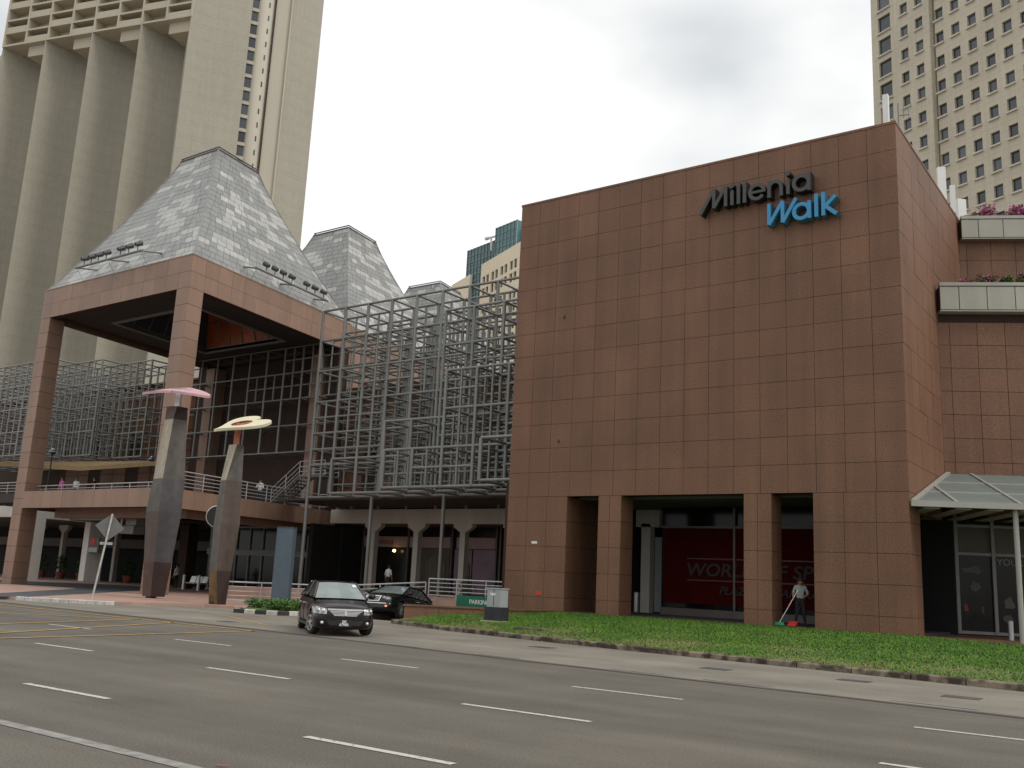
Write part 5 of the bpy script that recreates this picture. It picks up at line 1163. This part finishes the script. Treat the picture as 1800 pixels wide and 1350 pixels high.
    def surf(y, z, off):
        h_ = bvh.ray_cast(Vector((2.5, y, z)), Vector((-1, 0, 0)))
        return (h_[0]+h_[1]*off) if h_[0] else Vector((0.5, y, z))
    for nm, kind, mt, q in spec['bits']:
        m_ = MB()
        if kind == 'surf':          # patch that follows the nose of the car: 4 corners in (y, z), offset
            c4, off = q; NU, NV = 8, 5
            P_ = [[surf(*(c4[0][k]*(1-u)*(1-v)+c4[1][k]*u*(1-v)+c4[2][k]*u*v+c4[3][k]*(1-u)*v for k in (0, 1)), off) for u in [i/NU for i in range(NU+1)]] for v in [j/NV for j in range(NV+1)]]
            for j in range(NV):
                for i in range(NU): m_.face([P_[j][i], P_[j][i+1], P_[j+1][i+1], P_[j+1][i]])
            local(m_, nm, mt, t, True); continue
        if kind == 'on':            # small box whose x follows the nose
            y0, y1, z0, z1, off = q; NU = 8
            for i in range(NU):
                ya, yb_ = y0+(y1-y0)*i/NU, y0+(y1-y0)*(i+1)/NU; A_ = surf(ya, (z0+z1)/2, off); B_ = surf(yb_, (z0+z1)/2, off)
                m_.hexa([(A_.x-0.03, ya, z0), (A_.x+0.012, ya, z0), (B_.x+0.012, yb_, z0), (B_.x-0.03, yb_, z0), (A_.x-0.03, ya, z1), (A_.x+0.012, ya, z1), (B_.x+0.012, yb_, z1), (B_.x-0.03, yb_, z1)])
            local(m_, nm, mt, t); continue
        if kind == 'onball':
            y, z, r_, sz, off = q; A_ = surf(y, z, off); m_.ball(tuple(A_), r_, 12, 8, sz); local(m_, nm, mt, t, True); continue
        if kind == 'quad':
            F = [Vector(p) for p in q]; nrm = (F[1]-F[0]).cross(F[2]-F[0]).normalized()
            if nrm.x < 0: nrm = -nrm
            m_.hexa([p-nrm*0.05 for p in F]+[p+nrm*0.012 for p in F])
        elif kind == 'tube': m_.tube(q[0], q[1], q[2], n=6)
        elif kind == 'box': m_.box(*q)
        elif kind == 'ball': m_.ball(q[0], q[1], 12, 8, q[2])
        elif kind == 'disc': m_.tube(q[0], q[1], q[2], n=18)
        local(m_, nm, mt, t)
    return t, mw
bits = [('grille', 'surf', 'sign_black', ([(-0.47, 0.705), (0.47, 0.705), (0.31, 0.53), (-0.31, 0.53)], 0.006)),
        ('grille_trim', 'on', 'chrome', (-0.49, 0.49, 0.69, 0.735, 0.016)), ('number_plate', 'box', 'plate_black', (0.885, 0.915, -0.19, 0.19, 0.27, 0.44)),
        ('lower_intake', 'surf', 'sign_black', ([(-0.50, 0.42), (0.50, 0.42), (0.42, 0.29), (-0.42, 0.29)], 0.005)),
        ('badge', 'on', 'chrome', (-0.03, 0.03, 0.57, 0.68, 0.03)),
        ('tax_disc', 'quad', 'white_print', [(-0.90, 0.40, 1.365), (-0.80, 0.42, 1.30), (-0.80, 0.54, 1.30), (-0.90, 0.51, 1.365)]),
        ('wiper', 'tube', 'sign_black', ((-0.22, -0.45, 1.045), (-0.32, 0.1, 1.085), 0.012)), ('wiper', 'tube', 'sign_black', ((-0.26, 0.1, 1.04), (-0.36, 0.62, 1.06), 0.012))]
for k in range(4): z = 0.665-0.035*k; w = 0.43-0.04*k; bits.append(('grille_bar', 'on', 'chrome', (-w, w, z-0.012, z+0.008, 0.014)))
for s in (-1, 1):
    bits += [('headlight_bezel', 'surf', 'sign_black', ([(s*0.485, 0.755), (s*0.825, 0.80), (s*0.825, 0.56), (s*0.485, 0.565)], 0.005)), ('headlight', 'surf', 'lamp_lens', ([(s*0.51, 0.72), (s*0.82, 0.785), (s*0.82, 0.59), (s*0.51, 0.585)], 0.012)),
             ('lamp_bulb', 'onball', 'chrome', (s*0.60, 0.68, 0.05, 1.0, 0.0)), ('lamp_bulb', 'onball', 'chrome', (s*0.71, 0.69, 0.045, 1.0, 0.0)), ('fog_lamp', 'onball', 'chrome', (s*0.62, 0.36, 0.045, 1.0, 0.0)), ('bumper_line', 'on', 'sign_black', (min(s*0.50, s*0.80), max(s*0.50, s*0.80), 0.47, 0.485, 0.0))]
sedan = dict(paint='car_plum', wb=2.7, w=1.70, steer=R(16), name='sedan_car',
             body=[(0.90, 0.62, 0.27, 0.66, 0.04), (0.88, 0.76, 0.21, 0.735, 0.05), (0.76, 0.90, 0.18, 0.785, 0.055), (0.52, 0.97, 0.17, 0.845, 0.05), (0.2, 0.995, 0.17, 0.90, 0.045), (-0.25, 1.0, 0.17, 0.975, 0.03), (-0.7, 1.0, 0.19, 0.99, 0.02), (-1.5, 1.0, 0.19, 0.985, 0.02), (-2.3, 1.0, 0.19, 0.99, 0.02), (-2.95, 0.995, 0.20, 0.995, 0.02), (-3.4, 0.95, 0.23, 0.97, 0.02), (-3.62, 0.86, 0.30, 0.92, 0.02), (-3.68, 0.78, 0.40, 0.82, 0.02)],
             green=((-0.18, 0.985), (-1.10, 1.40), (-2.35, 1.405), (-3.08, 1.0)), bits=bits)
c1, c1m = car((-20.1, 20.0, 0.013), R(324), 0.0, sedan, 'dark plum sedan with chrome grille turning out onto the road')
pl = [o for o in bpy.data.objects if o.name.startswith('number_plate') and o.parent == c1][0]
for s_, z_, w_, x0 in (('SJK', 0.365, 0.082, -0.085), ('6798R', 0.285, 0.082, -0.15)):
    link('plate_lettering', text_mesh(s_, 0.098, 0.006, 'white_print', 0, 0.002), pl, c1m @ face_mat((0.919, x0, z_), (0, 1, 0)))
b2 = [('grille', 'surf', 'sign_black', ([(-0.33, 0.75), (0.33, 0.75), (0.25, 0.56), (-0.25, 0.56)], 0.006)), ('bumper_trim', 'on', 'chrome', (-0.75, 0.75, 0.46, 0.49, 0.004)),
      ('grille_trim', 'on', 'chrome', (-0.35, 0.35, 0.745, 0.78, 0.02)), ('grille_trim', 'on', 'chrome', (-0.26, 0.26, 0.545, 0.57, 0.02)), ('grille_trim', 'surf', 'chrome', ([(-0.36, 0.77), (-0.31, 0.77), (-0.23, 0.55), (-0.28, 0.55)], 0.02)), ('grille_trim', 'surf', 'chrome', ([(0.36, 0.77), (0.31, 0.77), (0.23, 0.55), (0.28, 0.55)], 0.02))]
for k in range(3): z = 0.70-0.045*k; b2.append(('grille_bar', 'on', 'chrome', (-0.28, 0.28, z-0.006, z+0.006, 0.012)))
for s in (-1, 1): b2 += [('headlight', 'onball', 'lamp_lens', (s*0.67, 0.68, 0.14, 0.75, -0.06)), ('headlight', 'onball', 'lamp_lens', (s*0.47, 0.69, 0.09, 0.9, -0.04)), ('fog_lamp', 'onball', 'amber' if s > 0 else 'chrome', (s*0.60, 0.37, 0.055, 0.7, -0.02))]
sed2 = dict(sedan); sed2.update(paint='car_black', w=1.80, name='sedan_car', bits=b2, steer=R(6))
car((-28.35, 30.6, 0.02), R(285), R(-7.4), sed2, 'black sedan coming up the parking ramp behind the low wall')

# bicycle leaning by the arcade
bk_ = root('bicycle', (-33.9, 43.2, 0.76), 'dark bicycle parked behind the railing near the parking sign', 'bicycle')
def torus(c, r_, tr, n=24):
    m_ = MB(); m_.loft([[(c[0]+(r_+tr*math.cos(q))*math.cos(a), c[1]+tr*math.sin(q), c[2]+(r_+tr*math.cos(q))*math.sin(a)) for q in (0, 1.57, 3.14, 4.71)] for a in [2*math.pi*k/n for k in range(n+1)]], cap=False); return m_
for x in (-34.45, -33.4):
    w_ = torus((x, 43.2, 1.10), 0.33, 0.02).build('wheel', 'tyre', bk_); m_ = MB()
    for k in range(8): a = k*math.pi/4; m_.tube((x, 43.2, 1.10), (x+0.32*math.cos(a), 43.2, 1.10+0.32*math.sin(a)), 0.004, n=3)
    m_.build('spoke', 'steel', w_)
fr_ = [(-34.45, 1.10), (-34.15, 1.55), (-33.62, 1.62), (-33.4, 1.10), (-34.0, 1.06)]
m_ = MB()
for a, b_ in ((0, 1), (1, 2), (2, 3), (1, 4), (4, 2), (0, 4)): m_.tube((fr_[a][0], 43.2, fr_[a][1]), (fr_[b_][0], 43.2, fr_[b_][1]), 0.02, n=6)
m_.build('frame', 'sign_black', bk_); MB().tube((-33.62, 43.2, 1.62), (-33.66, 43.2, 1.85), 0.015).tube((-33.66, 42.95, 1.86), (-33.66, 43.45, 1.86), 0.015).build('handlebar', 'sign_black', bk_)
MB().box(-34.32, -34.05, 43.12, 43.28, 1.66, 1.72).tube((-34.17, 43.2, 1.55), (-34.18, 43.2, 1.67), 0.015).build('saddle', 'sign_black', bk_)

# ================================================================ PEOPLE
def person(loc, face, lab, shirt, trousers, pose=None, h=1.70, sleeve=0.55, skirt=False, sub=1, lean=0.0, headp=(0.0, 0.0)):
    J = {'pel': (0, 0, 0.93), 'sp': (0, 0.0, 1.12), 'ch': (0, 0.0, 1.32), 'nk': (0, 0.01, 1.47), 'h0': (0, 0.03, 1.56), 'h1': (0, 0.03, 1.655)}
    for s, n in ((1, 'R'), (-1, 'L')):
        J.update({'sh'+n: (s*0.175, 0, 1.38), 'el'+n: (s*0.23, -0.02, 1.10), 'wr'+n: (s*0.24, 0.06, 0.86), 'ha'+n: (s*0.235, 0.09, 0.79),
                  'hp'+n: (s*0.095, 0, 0.88), 'kn'+n: (s*0.105, 0.02, 0.48), 'an'+n: (s*0.11, -0.01, 0.09), 'to'+n: (s*0.125, 0.14, 0.045)})
    J.update(pose or {})
    rad = {'pel': (.15, .11), 'sp': (.135, .10), 'ch': (.165, .11), 'nk': (.058, .06), 'h0': (.075, .085), 'h1': (.075, .09)}
    for n in 'RL': rad.update({'sh'+n: (.068, .065), 'el'+n: (.046, .046), 'wr'+n: (.031, .03), 'ha'+n: (.04, .025), 'hp'+n: (.092, .095), 'kn'+n: (.064, .064), 'an'+n: (.043, .045), 'to'+n: (.042, .03)})
    names = list(J); idx = {n: i for i, n in enumerate(names)}
    E = [('pel', 'sp'), ('sp', 'ch'), ('ch', 'nk'), ('nk', 'h0'), ('h0', 'h1')]
    for n in 'RL': E += [('ch', 'sh'+n), ('sh'+n, 'el'+n), ('el'+n, 'wr'+n), ('wr'+n, 'ha'+n), ('pel', 'hp'+n), ('hp'+n, 'kn'+n), ('kn'+n, 'an'+n), ('an'+n, 'to'+n)]
    me = bpy.data.meshes.new('p'); me.from_pydata([J[n] for n in names], [(idx[a], idx[b_]) for a, b_ in E], [])
    ob = bpy.data.objects.new('p', me); COL.objects.link(ob); ob.modifiers.new('k', 'SKIN'); sv = me.skin_vertices[0].data
    for n in names: sv[idx[n]].radius = rad[n]; sv[idx[n]].use_root = n == 'pel'
    ob.modifiers.new('s', 'SUBSURF').levels = sub; ob.modifiers['s'].render_levels = sub
    me2 = evaluated(ob); bpy.data.objects.remove(ob)
    vs = [tuple(v.co) for v in me2.vertices]; fs = [tuple(p.vertices) for p in me2.polygons]; mi = []
    seg = [(Vector(J[a]), Vector(J[b_]), a, b_) for a, b_ in E]
    for f_ in fs:
        c = sum((Vector(vs[i]) for i in f_), Vector())/len(f_); best = None
        for a, b_, na, nb in seg:
            d_ = b_-a; tt = max(0, min(1, (c-a).dot(d_)/d_.length_squared)); dd = (c-(a+d_*tt)).length
            if best is None or dd < best[0]: best = (dd, na, nb, tt)
        na, nb, tt = best[1:]
        if na in ('nk', 'h0') or nb == 'h1': k = 0
        elif na[:2] == 'el' or na[:2] == 'wr': k = 1 if (na[:2] == 'el' and tt < (sleeve-0.5)*2) else 0
        elif na[:2] == 'sh' and tt > sleeve*2: k = 0
        elif na in ('pel',) and nb[:2] == 'hp' or na[:2] == 'hp' or na[:2] == 'kn': k = 2
        elif na[:2] == 'an': k = 3
        elif na == 'pel' and tt < 0.25: k = 2
        else: k = 1
        if skirt and na[:2] == 'kn': k = 0
        mi.append(k)
    B_ = MB(); B_.v = vs; B_.f = fs; B_.m = mi
    for n, s in (('R', 1), ('L', -1)):      # fingers and thumb
        w_ = Vector(J['wr'+n]); hnd = Vector(J['ha'+n]); d_ = (hnd-w_).normalized(); sd_ = d_.cross(Vector((1, 0, 0)) if abs(d_.x) < 0.8 else Vector((0, 0, 1))).normalized()
        cu = d_.cross(sd_)*s*-1
        for k, ln in enumerate((0.068, 0.078, 0.072, 0.055)):
            p0 = hnd+d_*0.015+sd_*(0.03-0.02*k); p1 = p0+d_*ln*0.55+cu*0.01; p2 = p1+d_*ln*0.3+cu*0.03
            B_.tube(p0, p1, 0.010, 0.009, 5, 0).tube(p1, p2, 0.009, 0.007, 5, 0)
        p0 = w_+(hnd-w_)*0.5+sd_*0.03; B_.tube(p0, p0+sd_*0.03+d_*0.03+cu*0.01, 0.011, 0.010, 5, 0).tube(p0+sd_*0.03+d_*0.03+cu*0.01, p0+sd_*0.035+d_*0.06+cu*0.02, 0.010, 0.008, 5, 0)
    hc = Vector(J['h0'])*0.5+Vector(J['h1'])*0.5
    B_.tube(hc+Vector((0, 0.07, 0.015)), hc+Vector((0, 0.125, -0.02)), 0.012, 0.018, 5, 0)
    for s in (-1, 1): B_.ball((hc.x+s*0.085, hc.y-0.005, hc.z-0.01), 0.024, 6, 4, 1.4, 0); B_.ball((hc.x+s*0.032, hc.y+0.088, hc.z+0.012), 0.011, 6, 4, 0.7, 3)
    B_.box(hc.x-0.025, hc.x+0.025, hc.y+0.085, hc.y+0.098, hc.z-0.058, hc.z-0.05, 4)
    if skirt:
        n = 14; B_.loft([[(0.17*f_*math.cos(2*math.pi*k/n), 0.13*f_*math.sin(2*math.pi*k/n), z) for k in range(n)] for z, f_ in ((0.98, 0.9), (0.85, 1.05), (0.6, 1.1), (0.5, 1.1))], 2)
    sc_ = h/1.745
    mw = Matrix.Translation(loc) @ Matrix.Rotation(face, 4, 'Z') @ Matrix.Scale(sc_, 4)
    mesh_ = B_.mesh('body', ['skin', shirt, trousers, 'hair', 'terracotta'], True)
    o = link('person', mesh_, None, mw); tag(o, lab, 'person')
    hm = MB(); n = 12; rings_ = []
    for k in range(1, 7):
        a = math.pi*0.5*k/6*1.12; rings_.append([(hc.x+0.098*math.sin(a)*math.cos(2*math.pi*i/n), hc.y-0.012+0.112*math.sin(a)*math.sin(2*math.pi*i/n), hc.z+0.02+0.115*math.cos(a)-(0.05*max(0, -math.sin(2*math.pi*i/n)) if k > 4 else 0)+(0.03*max(0, math.sin(2*math.pi*i/n)) if k > 4 else 0)) for i in range(n)])
    hm.loft(rings_); link('hair', hm.mesh('hair', 'hair', True), o, mw)
    return o, mw, sc_
# street cleaner with broom, looking down
cl_pose = {'shR': (0.175, 0, 1.38), 'elL': (-0.27, 0.02, 1.12), 'wrL': (-0.16, 0.22, 1.06), 'haL': (-0.11, 0.27, 1.05), 'elR': (0.25, 0.06, 1.13), 'wrR': (0.26, 0.25, 1.0), 'haR': (0.25, 0.31, 0.98),
           'nk': (0, 0.04, 1.46), 'h0': (0, 0.09, 1.53), 'h1': (0, 0.13, 1.61), 'knR': (0.13, 0.03, 0.48), 'anR': (0.17, 0.0, 0.09), 'toR': (0.21, 0.14, 0.045), 'knL': (-0.12, 0.03, 0.48), 'anL': (-0.16, -0.02, 0.09), 'toL': (-0.19, 0.13, 0.045)}
clo, clm, cls = person((-12.0, 34.75, 0.64), R(205), 'street cleaner in grey shirt and black trousers sweeping between granite pillars', 'cloth_grey', 'cloth_black', cl_pose, 1.72, 0.45, sub=2)
hl = clm @ Vector((-0.31, 0.33, 1.02)); 
br = root('broom', (-12.6, 34.55, 0.64), 'long handled broom with green head held by the cleaner', 'broom')
hp_ = clm @ Vector((0.25, 0.34, 1.02)); ft = Vector((-12.62, 34.32, 0.72)); dd_ = (hp_-ft).normalized()
MB().tube(ft, hp_+dd_*0.30, 0.016, n=8).build('handle', 'white_print', br)
MB().hexa([(ft.x-0.2, ft.y-0.05, 0.645), (ft.x+0.2, ft.y-0.05, 0.645), (ft.x+0.2, ft.y+0.05, 0.645), (ft.x-0.2, ft.y+0.05, 0.645), (ft.x-0.14, ft.y-0.03, 0.75), (ft.x+0.14, ft.y-0.03, 0.75), (ft.x+0.14, ft.y+0.03, 0.75), (ft.x-0.14, ft.y+0.03, 0.75)]).build('head', 'broom_green', br)
dp = root('dustpan', (-12.05, 34.35, 0.64), 'red dustpan on the ground in front of the cleaner', 'dustpan')
MB().hexa([(-12.28, 34.15, 0.645), (-11.98, 34.15, 0.645), (-11.98, 34.42, 0.645), (-12.28, 34.42, 0.645), (-12.28, 34.15, 0.66), (-11.98, 34.15, 0.66), (-11.98, 34.42, 0.80), (-12.28, 34.42, 0.80)]).build('pan', 'bright_red', dp)
MB().tube((-12.13, 34.42, 0.75), tuple(clm @ Vector((-0.10, 0.31, 1.04))), 0.012, n=6).build('handle', 'sign_black', dp)
person((-60.6, 43.6, 0.12), R(100), 'man in white shirt standing under the deck beside the left sculpture', 'cloth_white', 'cloth_black', {'elR': (0.24, 0.05, 1.12), 'wrR': (0.1, 0.25, 1.15), 'haR': (0.05, 0.28, 1.17)}, 1.75, 0.9)
person((-50.9, 42.3, 5.9), R(200), 'man in pale blue shirt leaning on the upper deck railing', 'cloth_white', 'cloth_navy', {'elR': (0.27, 0.08, 1.13), 'wrR': (0.18, 0.3, 1.12), 'haR': (0.14, 0.34, 1.12), 'elL': (-0.27, 0.08, 1.13), 'wrL': (-0.36, 0.32, 1.08), 'haL': (-0.38, 0.38, 1.06)}, 1.76, 0.9)
person((-39.7, 43.2, 0.76), R(10), 'woman in white top and dark skirt walking past the shop windows', 'cloth_white', 'cloth_black', {'knR': (0.09, 0.16, 0.50), 'anR': (0.09, 0.14, 0.12), 'toR': (0.09, 0.28, 0.08), 'knL': (-0.09, -0.02, 0.48), 'anL': (-0.09, -0.22, 0.13), 'toL': (-0.09, -0.10, 0.045)}, 1.62, 0.5, skirt=True)
for x, y, sh, lab in ((-70.6, 37.9, 'cloth_black', 'person in black on the far deck beside the lamp post'), (-67.9, 38.2, 'cloth_navy', 'tall person in dark blue on the far deck'), (-66.9, 37.6, 'cloth_pink', 'person in a bright pink top on the far deck'), (-65.9, 38.1, 'cloth_black', 'person in black right of the pink top on the far deck'), (-65.0, 37.6, 'cloth_white', 'person in a white top on the far deck railing'), (-63.4, 38.0, 'cloth_black', 'person in black at the right end of the far deck group')):
    person((x, y, 5.9), R(random.uniform(100, 260)), lab, sh, 'cloth_black', {}, random.uniform(1.6, 1.75), 0.6)

# fallen leaves and scraps on the road
for x, y, a, mt, lab in ((-7.05, 5.75, 0.4, 'bright_red', 'small red leaf lying on the near road lane'),):
    m_ = MB(); c, s_ = math.cos(a), math.sin(a)
    for i in range(3): m_.face([(x+c*u-s_*v, y+s_*u+c*v, 0.012+w) for u, v, w in ((-0.06+0.04*i, -0.012, 0.006*i), (-0.02+0.04*i, -0.02+0.006*i, 0.01), (-0.02+0.04*i, 0.02-0.006*i, 0.012), (-0.06+0.04*i, 0.012, 0.003*i))])
    tag(m_.build('fallen_leaf', mt), lab, 'leaf')
